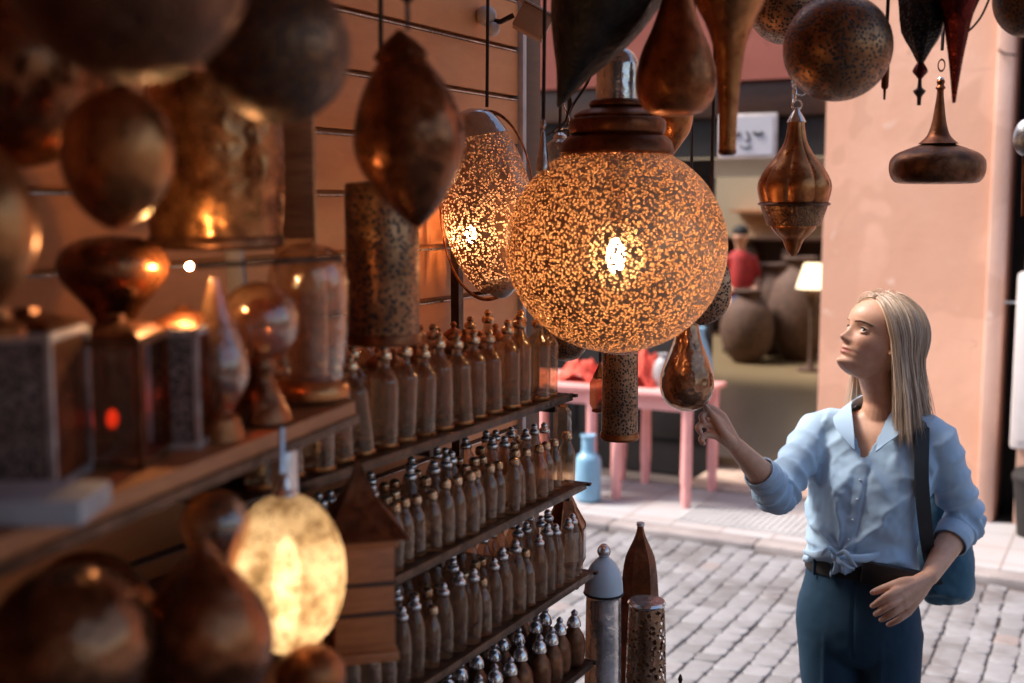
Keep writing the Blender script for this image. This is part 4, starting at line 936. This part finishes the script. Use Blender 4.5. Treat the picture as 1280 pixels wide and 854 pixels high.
# left hand resting at the hip pocket
h=-.19
wr=P(1161,721,-.165)
K=[P(1128,736,h-.005),P(1127,747,h-.012),P(1129,757,h-.010),P(1134,766,h-.002)]
for kk,rr in zip(K,(.0125,.0125,.0120,.0110)): limb(bd,[wr.lerp(kk,.02),wr.lerp(kk,.5),kk],[.019,.0170,rr],12,4)
limb(bd,[K[0],P(1112,743,h-.018),P(1099,752,h-.012),P(1090,758,h+.008)],[.0112,.0098,.0086,.0068],10,4)
limb(bd,[K[1],P(1113,756,h-.022),P(1101,764,h-.012),P(1094,768,h+.008)],[.0112,.0098,.0086,.0068],10,4)
limb(bd,[K[2],P(1117,766,h-.018),P(1107,772,h-.008),P(1101,775,h+.010)],[.0108,.0094,.0084,.0066],10,4)
limb(bd,[K[3],P(1124,774,h-.008),P(1115,779,h+.0),P(1110,781,h+.014)],[.0098,.0084,.0074,.0062],10,4)
limb(bd,[P(1148,728,h+.015),P(1130,728,h+.005),P(1112,733,h+.006),P(1098,738,h+.012),P(1090,741,h+.018)],[.0160,.0135,.0108,.0094,.0070],10,4)
# legs and feet
def lpt(x,z,y=0): return Vector((x,y,z))
hipR=P(1037,800,.03); hipL=P(1112,800,-.03)
KR=Vector((hipR.x+.012,hipR.y-.02,.47)); KL=Vector((hipL.x-.0,hipL.y-.02,.47)); AR=Vector((KR.x-.005,KR.y+.03,.085)); AL=Vector((KL.x+.01,KL.y+.03,.085))
for hp,kn,an in ((hipR,KR,AR),(hipL,KL,AL)):
    limb(bd,[hp,hp.lerp(kn,.5),kn,kn.lerp(an,.3)+Vector((0,.01,0)),an],[.082,.068,.050,.048,.034],20)
    limb(bd,[an+Vector((0,.03,-.05)),an+f_*.04+Vector((0,0,-.045)),an+f_*.13+Vector((0,0,-.062))],[.030,.034,.022],14)
bme=remesh(bd,.0027,3)
c0=co_of(bme); c=c0-np.array(HC); hx=c@np.array(HL)/SLx; hy=c@np.array(HF)/SFy; hz=c@np.array(HU)/SUz
def _sd(A,B,lo=0,hi=1):
    A=np.array(A);B=np.array(B); d=B-A; t_=((c0-A)@d)/(d@d); tc_=np.clip(t_,0,1); return np.linalg.norm(c0-A-tc_[:,None]*d,axis=1),t_
_u=(c0-np.array(P(1088,600,0)))@np.array(l_); _v=(c0-np.array(P(1088,600,0)))@np.array(f_); _z=c0[:,2]
cov=np.zeros(len(c0))
for A_,B_,C_ in ((RS,RE,RE.lerp(RWr,.30)),(LS,LE,LE.lerp(LWr,.26))):
    d1_,_=_sd(A_,B_); d2_,t2_=_sd(B_,C_); cov=np.maximum(cov,(d1_<.062)*1.0); cov=np.maximum(cov,(d2_<.055)*np.clip((1.0-t2_)/.15,0,1))
vz=P(1080,573,-.1).z
inV=(_v>-.01)&(np.abs(_u)<.035+np.maximum(0,_z-vz)*.50)&(_z>vz-.03)
nk=np.hypot((c0-np.array(P(1100,515,.012)))@np.array(l_),(c0-np.array(P(1100,515,.012)))@np.array(f_))<.075
hgt_=P(1100,505).z
cov=np.maximum(cov,((_z<hgt_)&(_z>.5)&(np.abs(_u)<.2)&~((nk)&(_z>hgt_-.05))&(d1_>=0))*1.0)
hnd=np.minimum(_sd(RWr,P(885,515,-.22))[0],_sd(LWr,P(1100,760,-.19))[0])<.075
f1_,t1_=_sd(RE.lerp(RWr,.34),RWr); f2_,t3_=_sd(LE.lerp(LWr,.30),LWr); bare=((f1_<.045)&(t1_>.0))|((f2_<.045)&(t3_>.0))
cov=np.where(inV|hnd|bare,0,cov)
me_n=no_of(bme); c0n=c0-me_n*(cov*.011)[:,None]; setco(bme,c0n)
lip=((np.abs(hx)<.0215)&(hz<-.0535-.0001)&(hz>-.0755)&(hy>.066)).astype(float)*np.clip(1-((np.abs(hx)/.0225)**2+((hz+.064)/.0105)**2),0,1)**.35
a=bme.attributes.new('lip','FLOAT','POINT'); a.data.foreach_set('value',lip.astype(np.float32))
blush=np.exp(-(((np.abs(hx)-.043)/.018)**2+((hz+.03)/.02)**2))*(hy>.02)
a=bme.attributes.new('blush','FLOAT','POINT'); a.data.foreach_set('value',blush.astype(np.float32))
t=NT('skin'); co=t.coord(); n=t.noise(35,4,.6,co); lp=t.n('ShaderNodeAttribute'); lp.attribute_name='lip'; bl=t.n('ShaderNodeAttribute'); bl.attribute_name='blush'
nf=t.noise(120,5,.75,co); cc=t.mix(t.mr(n,.3,.7,0,1),(.54,.28,.175),(.64,.355,.24)); cc=t.mix(t.mr(nf,.5,.75,0,.35),cc,(.45,.2,.12)); cc=t.mix(t.math('MULTIPLY',bl.outputs['Fac'],.35),cc,(.58,.22,.15)); cc=t.mix(t.math('MULTIPLY',lp.outputs['Fac'],.8),cc,(.42,.10,.085))
M['skin']=t.fin(t.pbsdf(cc,.48,0,t.bump(t.noise(420,3,.6,co),.10,.0008),**{'Subsurface Weight':.08,'Subsurface Radius':(.01,.004,.002),'Subsurface Scale':1.0}))
body=link(bme,'body',M['skin'],WM,180)
# eyes, brows, lashes
t=NT('eye'); co=t.coord()
sep=t.n('ShaderNodeSeparateXYZ'); t.l(co,sep.inputs[0])
ln=t.n('ShaderNodeVectorMath'); ln.operation='LENGTH'; cmb=t.n('ShaderNodeCombineXYZ'); t.l(sep.outputs[0],cmb.inputs[0]); t.l(sep.outputs[2],cmb.inputs[2]); t.l(cmb.outputs[0],ln.inputs[0])
M['eye']=t.fin(t.pbsdf(t.ramp(ln.outputs['Value'],[(0,(.004,.004,.004)),(.0022,(.004,.004,.004)),(.0026,(.035,.045,.05)),(.0058,(.03,.035,.035)),(.0065,(.62,.59,.57))]),.08))
HR=Matrix((HL,HF,HU)).transposed().to_4x4()
for s in (-1,1):
    m_=MB().ball((0,0,0),.0118*HS,.0118*HS,.0118*HS,24,16); o=m_.build('eye',M['eye'],WM,180); o.matrix_local=Matrix.Translation(HW(s*EC[0],EC[1],EC[2]))@HR@Matrix.Rotation(R(-46),4,'Z')@Matrix.Rotation(R(4),4,'X')
    lash=[eyep(s,x_,.0054*math.sqrt(max(0,1-(x_/.0128)**2))+.0012,.0142) for x_ in np.linspace(-.0122,.0132,10)]
    MB().tube(lash,[.0006,.0012,.0015,.0016,.0017,.0018,.0017,.0015,.0011,.0005],6).build('eyelashes',simple('lash brown',(.03,.018,.012),.6,0,0,8,0),WM)
    mbb=MB()
    for q in range(40):
        tt=q/39; x=.012+.036*tt; z=.0190+.0062*math.sin(tt*2.4)-.003*tt
        p0_=HW(s*x,face_at(x,z-.0016)+.0002,z-.0016); x2=x+.005; z2=z+.0014; p1_=HW(s*x2,face_at(x2,z2)+.0004,z2); mbb.tube([p0_,(p0_+p1_)/2+HF*.0008,p1_],[.0007,.0008,.0003],4)
    mbb.build('eyebrow',simple('brow brown',(.13,.075,.045),.7,0,0,8,0),WM)
# --- hair
def hdir(x,y,z): return Vector((x,y,z)).normalized()
EA=Vector((.0785,.1015,.1150))   # scalp ellipsoid around (0,-.003,0)
def strand(t_,side,off,jit=0,n=22,bot=None,out=.0):
    ra=R(62+ (128-62)*0)  # unused
    y0=.062-.105*t_; x0=.012+.004*side
    z0=math.sqrt(max(0,1-(x0/EA.x)**2-((y0)/EA.y)**2))
    a0=Vector((x0/EA.x,y0/EA.y,z0)).normalized()
    phi=R(79+ (180-79)*min(1,t_)**.85)+jit
    a1=Vector((math.sin(phi)*side,math.cos(phi),-.02)).normalized()
    om=math.acos(max(-1,min(1,a0.dot(a1)))); pts=[]
    ns=int(n*.5)
    for i in range(ns+1):
        s_=i/ns; d_=(a0*math.sin((1-s_)*om)+a1*math.sin(s_*om))/math.sin(om)
        lift=1+(.05*math.sin(PI*min(1,s_*1.1)))+off/.09
        p=Vector((d_.x*EA.x*lift,d_.y*EA.y*lift-.006,d_.z*EA.z*lift+.002)); pts.append(HW(*p))
    # free fall
    p=pts[-1].copy(); d_=(pts[-1]-pts[-2]).normalized(); step=(p.z-bot)/(n-ns)
    rad=(p-Vector((HC.x,HC.y,p.z))); rad.z=0; rad=rad.normalized() if rad.length>1e-6 else rad
    vel=(d_*.55+Vector((0,0,-.8))).normalized()
    for i in range(n-ns):
        f=(i+1)/(n-ns); vel=(vel*.72+Vector((rad.x*(.20-.20*f+out),rad.y*(.20-.20*f+out),-1))*.28).normalized()
        p=p+vel*step/max(.3,-vel.z); pts.append(p.copy())
    return pts
hb=MB(); tn=[]
def addstrand(pts,r,tone,flat=1.0):
    n=len(pts); n0=len(hb.v)
    rad=[r*(.75+.35*math.sin(PI*min(1,i/(n-1)*1.15)))*(1 if i<n-4 else (n-1-i)/4*.85+.12) for i in range(n)]
    hb.tube(pts,rad,5,flat); tn.extend([tone]*(len(hb.v)-n0))
random.seed(11)
for side,N in ((1,3400),(-1,1500)):
    clumps=[(random.random(),random.gauss(0,.05),random.random(),random.gauss(0,.07)) for _ in range(64)]
    for i in range(N):
        ct,cj,ctone,cout=random.choice(clumps); t_=min(1,max(0,ct+random.gauss(0,.012))); 
        if i%3==0: t_=random.random()
        bot=P(1130,541,0).z+(1-t_)*(-.012)+random.gauss(.004,.012)+.22*max(0,random.random()-.82)
        if side<0: bot+=.03
        fly=.010 if i%35==0 else 0
        pts=strand(t_,side,fly+random.uniform(.000,.010),cj*.6+random.gauss(0,.018),22,bot,cout+random.gauss(0,.03)+fly*9)
        fq=random.uniform(0,6); 
        for k_,p_ in enumerate(pts):
            f=k_/21; p_+=HL*(.0026*f*math.sin(fq+f*5))+HF*(.0030*f*math.cos(fq+f*4+1)+.006*f*math.sin(t_*9+f*6)*f)
        addstrand(pts,random.uniform(.0005,.0012),ctone*.72+random.random()*.28)
t=NT('blonde hair'); at_=t.n('ShaderNodeAttribute'); at_.attribute_name='tone'; co=t.coord(); mp=t.n('ShaderNodeMapping'); mp.inputs['Scale'].default_value=(1,1,.12); t.l(co,mp.inputs[0]); n=t.noise(300,3,.6,mp.outputs[0])
cc=t.ramp(t.math('ADD',t.math('MULTIPLY',at_.outputs['Fac'],.75),t.math('MULTIPLY',n,.25)),[(0,(.12,.072,.042)),(.3,(.32,.21,.14)),(.65,(.66,.50,.37)),(1,(.90,.77,.63))])
M['hair']=t.fin(t.pbsdf(cc,.38,0,None,spec=.6,**{'Anisotropic':.3}))
# inner sheet so that nothing shows through
for side in (1,-1):
    rows=[strand(q/30,side,-.0005,0,22,P(1130,545,0).z+.07) for q in range(31)]
    vs=[p for r_ in rows for p in r_]; nn_=len(rows[0]); fs=[]
    for i in range(30):
        for j in range(nn_-1): fs.append((i*nn_+j,i*nn_+j+1,(i+1)*nn_+j+1,(i+1)*nn_+j))
    n0=len(hb.v); hb.add(vs,fs); tn.extend([.25]*(len(hb.v)-n0))
ho=hb.build('hair',M['hair'],WM,180); a=ho.data.attributes.new('tone','FLOAT','POINT'); a.data.foreach_set('value',tn[:len(ho.data.vertices)])
# --- shirt
sh=MB()
loft(sh,[S_(1100,508,.052,.040,.050,.012),S_(1099,517,.085,.052,.062,.012),S_(1098,527,.120,.062,.074,.006),S_(1096,541,.156,.076,.085,.0),S_(1094,560,.162,.090,.092),S_(1088,595,.158,.122,.098),S_(1083,630,.146,.122,.098),S_(1078,665,.142,.112,.098),S_(1074,690,.142,.106,.100),S_(1074,708,.140,.100,.100),S_(1076,716,.12,.08,.08)],36)
CR=RE.lerp(RWr,.40); CL=LE.lerp(LWr,.36)
limb(sh,[P(1052,537,.03),P(1024,541,.052),RS.lerp(RE,.45),RE+Vector((-.0,0,-.008)),RE.lerp(RWr,.22),CR],[.050,.055,.051,.047,.046,.040],24)
limb(sh,[P(1145,541,-.02),P(1169,551,-.052),LS.lerp(LE,.45),LE+Vector((.006,0,0)),LE.lerp(LWr,.20),CL],[.050,.055,.053,.049,.047,.043],24)
sme=remesh(sh,.0045,5)
c=co_of(sme); nrm=no_of(sme)
KN=np.array(P(1047,693,-.10))         # the knot
tc=np.array(P(1088,600,0)); fN=np.array(f_); lN=np.array(l_)
def seg_t(c,A,B):
    A=np.array(A);B=np.array(B); d=B-A; return ((c-A)@d)/(d@d)
def seg_d(c,A,B):
    A=np.array(A);B=np.array(B); d=B-A; t_=np.clip(((c-A)@d)/(d@d),0,1); return np.linalg.norm(c-A-t_[:,None]*d,axis=1)
dRu,dRl=seg_d(c,RS,RE),seg_d(c,RE,CR); dLu,dLl=seg_d(c,LS,LE),seg_d(c,LE,CL)
u_=(c-tc)@lN; v_=(c-tc)@fN; z_=c[:,2]
dp=np.zeros(len(c))
nz1=np.array([noise.fractal(Vector(p)*9,1.0,2.0,4) for p in c]); nz2=np.array([noise.noise(Vector((p[0]*14,p[1]*14,p[2]*5))) for p in c])
armR=(np.minimum(dRu,dRl)<.075)&(u_<-.115); armL=(np.minimum(dLu,dLl)<.078)&(u_>.125)
arm=armR|armL; tor=~arm
# folds radiating from the knot
rel=c-KN; rr_=np.linalg.norm(rel,axis=1); ang=np.arctan2(rel[:,2],rel@lN)
ridge=1-2*np.abs(np.sin(ang*3.6+nz1*.9+.6))**.6
front=np.clip((v_+.02)/.06,0,1)
dp+=tor*front*(.0105*ridge*np.exp(-((rr_-.12)/.15)**2))
dp+=tor*(.0045*nz1)+tor*.0040*np.sin(z_*60+u_*40+nz1*2)*np.exp(-((z_-P(1080,685).z)/.06)**2)
dp+=tor*.003*nz2*np.clip((z_-1.2)/.05,0,1)
# drape lines from the shoulders to the placket
dp+=tor*front*.0045*(1-2*np.abs(np.sin((z_*1.0+np.abs(u_)*1.5)*22+nz1*1.1))**.7)*np.clip((z_-1.16)/.08,0,1)
# sleeve folds at the elbows
for (A,B,C_,msk) in ((RS,RE,CR,armR),(LS,LE,CL,armL)):
    s1=seg_t(c,A,B); s2=seg_t(c,B,C_); de=np.linalg.norm(c-np.array(B),axis=1)
    wob=nz1*3.0+nz2*2.0
    upv_=np.where(dRu<dRl,1,1)
    d1=seg_d(c,A,B); d2=seg_d(c,B,C_); isup=d1<d2
    ph=np.where(isup,s1*27,29+s2*17)
    dp+=msk*(.0070*np.exp(-(de/.085)**2)+.0035)*(1-2*np.abs(np.sin(ph*.5+wob*.35))**.7)
    dp+=msk*.004*nz1
dp-=0
c2=c+nrm*dp[:,None]
# pinch to the knot at the hem
hem=P(1075,700).z
w1=np.exp(-((z_-hem)/.045)**2)*front*tor
pull=np.exp(-(np.abs(rel@lN)/.13)**2)*w1
c2=c2-np.outer(pull*.35*(rel@lN)*np.exp(-(np.abs(rel@lN)/.09)**2),lN)
# placket ridge
uc=-.004+ -.03*np.clip((P(1080,575).z-z_)/.22,0,1); du=u_-uc
dp2=front*tor*(.0035*np.exp(-(du/.013)**4)-.0025*np.exp(-((du-.016)/.004)**2))*(z_<P(1080,570).z)
c2=c2+nrm*dp2[:,None]
# buttoned pocket outlines and seams
def seam(p0,p1,wd=.003,dep=.002):
    global c2
    d_=seg_d(c2,p0,p1); c2=c2-nrm*(dep*np.exp(-(d_/wd)**2))[:,None]
setco(sme,c2)
bm=bmesh.new(); bm.from_mesh(sme); bm.verts.ensure_lookup_table(); bm.verts.index_update()
zV=P(1080,573,-.1).z; zN=P(1100,512).z
kill=[]
capR=np.array((CR-RE).normalized()); capL=np.array((CL-LE).normalized())
NC=np.array(P(1100,515,.012))
for i,v in enumerate(bm.verts):
    q=c2[i]; u=u_[i]; vv=v_[i]; z=z_[i]
    k_=False
    if not arm[i]:
        if vv>0.0 and z>zV and abs(u+.004-(-.01)*0)<.004+ (z-zV)*.42: k_=True
        dn=q-NC
        if math.hypot(dn@lN,(dn@fN)*1.15)<.058 and z>zN-.035: k_=True
        if z<hem-.018-0.012*math.sin(math.atan2(vv,u)*3) - .006*nz1[i]: k_=True
    if (q-np.array(CR))@capR>.012 and dRl[i]<.08 and armR[i]: k_=True
    if (q-np.array(CL))@capL>.012 and dLl[i]<.08 and armL[i]: k_=True
    if k_: kill.append(v)
bmesh.ops.delete(bm,geom=kill,context='VERTS'); bm.to_mesh(sme); bm.free()
t=NT('light blue cotton'); co=t.coord(); n=t.noise(7,4,.6,co); wv=t.noise(900,2,.5,co)
M['shirt']=t.fin(t.pbsdf(t.mix(n,(.33,.47,.62),(.41,.56,.71)),.68,0,t.bump(wv,.15,.0006),spec=.3,**{'Sheen Weight':.2}))
so_=link(sme,'shirt',M['shirt'],WM,180); m=so_.modifiers.new('s','SOLIDIFY'); m.thickness=.002; m.offset=0
m=so_.modifiers.new('sm','SMOOTH'); m.factor=.5; m.iterations=4
def ribbon(cen,wid,nor,th=.003,mat=None,name='x',par=None,k=4):
    """a bent strip: centre line, half widths, side directions"""
    rows=smoothp([(*c_,w_,*n_) for c_,w_,n_ in zip(cen,wid,nor)],k); vs=[];fs=[]
    for i,r_ in enumerate(rows):
        c_=Vector(r_[:3]); w_=r_[3]; sd=Vector(r_[4:7]).normalized(); a_=Vector(rows[max(0,i-1)][:3]); b_=Vector(rows[min(len(rows)-1,i+1)][:3]); nn_=(b_-a_).normalized().cross(sd).normalized()*th/2
        vs+=[c_-sd*w_-nn_,c_+sd*w_-nn_,c_+sd*w_+nn_,c_-sd*w_+nn_]
    for i in range(len(rows)-1):
        for j in range(4): fs.append((i*4+j,i*4+(j+1)%4,(i+1)*4+(j+1)%4,(i+1)*4+j))
    n=len(rows); fs+=[(3,2,1,0),(4*n-4,4*n-3,4*n-2,4*n-1)]
    return MB().add(vs,fs)
def TF(u,v,z): return Vector(tc)+l_*u+f_*v+Vector((0,0,z-tc[2]))
# collar wings
zs=P(1100,513).z
for s in (1,-1):
    cen=[TF(0,-.064+.0,zs+.020),TF(s*.040,-.045,zs+.016),TF(s*.068,-.002,zs+.004),TF(s*.066,.048,zs-.016),TF(s*.050,.088,zs-.050),TF(s*.030,.110,zs-.080)]
    nor=[(Vector((0,0,1))*.8-f_*.45*-1*-1),(l_*(-s)*.5+Vector((0,0,.8))),(l_*(-s)*.75+Vector((0,0,.6))),(l_*(-s)*.85+Vector((0,0,.25))-f_*.0),(l_*(-s)*.9+Vector((0,0,-.2))+f_*.25),(l_*(-s)*.6+Vector((0,0,-.5)))]
    ribbon(cen,[.016,.018,.021,.024,.022,.006],nor,.0035).build('collar',M['shirt'],WM,60)
# cuffs
for E_,C_,r_ in ((RE,CR,.0425),(LE,CL,.0455)):
    d_=(C_-E_).normalized(); q0=C_-d_*.036; q1=C_+d_*.012
    m_=MB(); m_.tube([q0,q0+d_*.003,q1-d_*.002,q1],[r_-.003,r_+.001,r_-.001,r_-.004],32)
    m_.f=[f for f in m_.f if len(f)==4]; o=m_.build('cuff',M['shirt'],WM,60); mm=o.modifiers.new('s','SOLIDIFY'); mm.thickness=.003
# buttons
for py in (588,612,638,662):
    pp=P(0,py); z=pp.z; i=np.argmin(np.where((v_>.03)&tor,np.abs(z_-z)*1+np.abs(u_-uc),9)); pp=Vector(c2[i])+Vector(nrm[i])*.0022
    MB().ball(pp,.0034,.0026,.0034,12,8).build('button',simple('pearl button',(.5,.55,.6),.3,0,0,8,0),WM)
# knot and tails
kn=Vector(KN)+f_*.022
kb=MB(); kb.ball(kn,.012,.010,.010,16,12)
def tail(p_,r_): kb.tube(smoothp([tuple(x) for x in p_],5),smoothw(r_,5),12,.45,tuple(f_))
def smoothw(r_,k): return [q[0] for q in smoothp([(x,0) for x in r_],k)]
tail([P(1005,690,.0),P(1020,694,-.05),P(1034,692,-.10),kn],[.006,.011,.009,.005])
tail([P(1100,692,-.112),P(1082,698,-.122),P(1062,697,-.130),kn],[.006,.011,.008,.005])
tail([kn,P(1056,690,-.15),P(1064,701,-.16),P(1071,709,-.15)],[.005,.0065,.0055,.002])
tail([kn,P(1050,703,-.15),P(1060,709,-.155),P(1068,711,-.14)],[.004,.005,.0045,.002])
tail([kn,P(1038,686,-.14),P(1031,689,-.14),P(1027,696,-.13)],[.004,.006,.005,.002])
kb.build('shirt_knot',M['shirt'],WM,60)
# --- trousers
tr=MB()
loft(tr,[S_(1075,693,.126,.090,.090),S_(1074,700,.130,.092,.094),S_(1073,725,.138,.094,.100),S_(1072,765,.156,.098,.118),S_(1073,800,.156,.095,.115),S_(1074,825,.12,.07,.09)],36)
for hp,kn_,an,s in ((hipR,KR,AR,-1),(hipL,KL,AL,1)):
    limb(tr,[hp+Vector((0,0,.02)),hp.lerp(kn_,.3),kn_+Vector((0,0,.05)),kn_.lerp(an,.4)+Vector((0,.01,0)),an+Vector((0,0,.02))],[.084,.077,.062,.060,.052],28)
tme=remesh(tr,.006,5); c=co_of(tme); nrm=no_of(tme)
n1=np.array([noise.fractal(Vector(p)*7,1,2,4) for p in c]); u_t=(c-np.array(P(1074,760)))@lN; v_t=(c-np.array(P(1074,760)))@fN; z_t=c[:,2]
crot=np.array(P(1070,805,-.1)); rel=c-crot; ang=np.arctan2(rel[:,2],rel@lN)
d_=.004*n1+.0*np.sin(ang*3+n1*5)*np.exp(-(np.linalg.norm(rel,axis=1)/.10)**2)
d_+=.0035*np.exp(-((np.abs(u_t)-.070)/.006)**2)*(v_t>.03)*np.clip((P(0,765).z-z_t)/.15,0,1)         # pressed crease
d_-=.003*np.exp(-(u_t/.003)**2)*(v_t>0)*(z_t>P(0,810).z)                            # fly seam
d_+=.004*np.sin(z_t*38+n1*4)*np.exp(-((z_t-.47)/.09)**2)
setco(tme,c+nrm*d_[:,None])
t=NT('teal cotton'); co=t.coord(); n=t.noise(9,4,.6,co); wv=t.noise(800,2,.5,co)
M['trouser']=t.fin(t.pbsdf(t.mix(n,(.013,.038,.070),(.019,.052,.092)),.75,0,t.bump(wv,.2,.0006),spec=.25))
link(tme,'trousers',M['trouser'],WM,180)
wb=MB(); 
zz0,zz1=P(0,712).z,P(0,692).z
rows=[(S_(1074,712,.137,.096,.101)),(S_(1074,703,.137,.096,.101)),(S_(1075,693,.134,.094,.098))]
loft(wb,rows,48,k=2); wb.build('waistband',M['black'],WM,60)
for u in (-.10,-.05,.07):
    vv=.097*math.sqrt(max(0,1-(u/.139)**2)); pa=Vector(P(1074,705))+l_*u+f_*(vv+.003); MB().box(-.004,.004,-.0025,.0025,-.022,.022,.001).build('belt_loop',M['trouser'],WM,loc=pa)
# pocket seam on the hip
# shoes
for an in (AR,AL):
    mb=MB(); limb(mb,[an+Vector((0,.035,-.052)),an+f_*.05+Vector((0,0,-.048)),an+f_*.15+Vector((0,0,-.060))],[.034,.038,.026],16,5)
    mb.v=[(x,y,max(z,.002)) for x,y,z in mb.v]; mb.build('shoe',M['black'],WM,60)
# --- shoulder bag (hangs from her: a thing of its own)
BG=T('shoulder_bag','dark teal shoulder bag on a wide black strap beside the blonde woman','bag',(base.x,base.y,0),YAW)
def surf_front(px,py,extra=.004):
    """point in front of the shirt along the view line"""
    return None
cen=[P(1188,640,.12),P(1178,560,.10),P(1166,528,.05),P(1158,521,-.01),P(1153,530,-.075),P(1152,560,-.118),P(1152,600,-.138),P(1156,650,-.130),P(1162,700,-.085),P(1172,730,-.01)]
ax_=Vector((1,.15,0))
ribbon(cen,[.016,.017,.019,.019,.019,.019,.018,.018,.016,.014],[ax_]*10,.005).build('strap',simple('black webbing',(.010,.010,.012),.7,0,.1,60,.3),BG,60)
bm_=MB(); loft(bm_,[(P(1186,598,.06),.020,.03,.03),(P(1185,612,.06),.050,.045,.045),(P(1184,650,.055),.062,.055,.055),(P(1183,700,.05),.070,.062,.062),(P(1180,738,.045),.066,.058,.058),(P(1177,753,.045),.040,.035,.035)],32,R(10),5,2.6)
bme2=remesh(bm_,.006,3); c=co_of(bme2); nrm=no_of(bme2); n1=np.array([noise.fractal(Vector(p)*9,1,2,4) for p in c]); setco(bme2,c+nrm*(.008*n1+.004*np.sin(c[:,2]*55+n1*5))[:,None])
link(bme2,'bag_body',simple('teal canvas',(.035,.12,.185),.6,0,.2,10,.3),BG,180)
a_,b_=P(1166,535,.0),P(1160,519,-.02); MB().torus(P(1158,521,-.03),.010,.0022,'y',16,6).build('buckle',M['nickel'],BG)
# dark purse tucked at her waist under the left hand
pq=T('purse','flat black purse held at the waist of the blonde woman','purse',(base.x,base.y,0),YAW)
pm=MB().box(-.075,.075,-.012,.012,-.030,.030,.008); pm.xf(Matrix.Translation(P(1116,722,-.135))@Matrix.Rotation(R(-20),4,'Z')@Matrix.Rotation(R(6),4,'Y')); pm.build('body',simple('black leather',(.010,.009,.010),.35,0,.1,30,.2),pq)

# --- shopkeeper seated far inside the shop
pk=ony(925,330,13.6); SK=T('person','distant seated shopkeeper in a red top among the earthen jars','person',(pk.x,pk.y,.22),YAW)
m_=MB(); limb(m_,[Vector((0,0,.48)),Vector((0,0,.8)),Vector((0,.01,1.02))],[.15,.15,.12],16); limb(m_,[Vector((0,.01,1.02)),Vector((0,0,1.16)),Vector((0,-.01,1.28))],[.05,.055,.095],14)
for s in (-1,1):
    limb(m_,[Vector((s*.16,0,1.0)),Vector((s*.21,-.02,.76)),Vector((s*.12,-.2,.66))],[.055,.045,.035],12); limb(m_,[Vector((s*.09,0,.48)),Vector((s*.11,-.38,.48)),Vector((s*.11,-.40,.06)),Vector((s*.11,-.50,.03))],[.08,.065,.05,.035],12)
me_=remesh(m_,.012,3); link(me_,'body',M['skin'],SK,180)
m_=MB(); limb(m_,[Vector((0,0,.5)),Vector((0,0,.8)),Vector((0,.01,1.03))],[.165,.165,.13],16)
for s in (-1,1): limb(m_,[Vector((s*.14,0,1.01)),Vector((s*.2,-.01,.84))],[.07,.062],12)
link(remesh(m_,.014,3),'shirt',simple('red cotton',(.35,.02,.018),.8),SK,180)
MB().ball((0,.0,1.33),.098,.10,.085,16,10).build('hair',M['black'],SK)
m_=MB(); limb(m_,[Vector((0,.02,.5)),Vector((-.1,-.38,.49)),Vector((-.11,-.41,.1))],[.1,.085,.065],12); limb(m_,[Vector((0,.02,.5)),Vector((.1,-.38,.49)),Vector((.11,-.41,.1))],[.1,.085,.065],12); link(remesh(m_,.014,2),'trousers',M['trouser'],SK,180)
q=T('stool','dark wooden stool under the distant shopkeeper','stool',(pk.x,pk.y,.12),YAW); MB().box(-.17,.17,-.15,.17,.43,.47,.01).build('seat',M['wood_dk'],q)
for sx in (-1,1):
    for sy in (-1,1): MB().box(sx*.14-.015,sx*.14+.015,sy*.13-.015,sy*.13+.015,0,.429).build('leg',M['wood_dk'],q)
# dark cabinets along the room wall
p=ony(960,380,15.2); q=T('storage_cabinet','dark open cabinet behind the earthen jars at the back of the shop','cabinet',(p.x,15.4,.12))
mb=MB(); mb.box(-1.6,1.4,.3,.32,0,1.3)
for zc_ in (0,.45,.9,1.28): mb.box(-1.6,1.4,0,.3,zc_,zc_+.03)
mb.build('carcass',M['wood_dk'],q)
for i in range(11):
    MB().lathe(potprof(.3,.1),16,off=(-1.4+i*.26,.14,.48 if i%2 else .93)).build('stored_pot',M['pot'],q)

# fingernails of the resting hand
nm=simple('nail',(.62,.36,.29),.25,0,.05,8,0)
for px,py,dd in ((1092,756.5,-.196),(1096,766.5,-.196),(1103,774,-.192),(1112,780,-.184),(1092,740,-.182)):
    MB().ball(P(px,py,dd),.0052,.0022,.0042,12,8).build('fingernail',nm,WM)

for q_ in RN: MB().ball(q_,.0034,.0018,.0042,12,8).build('fingernail',nm,WM)
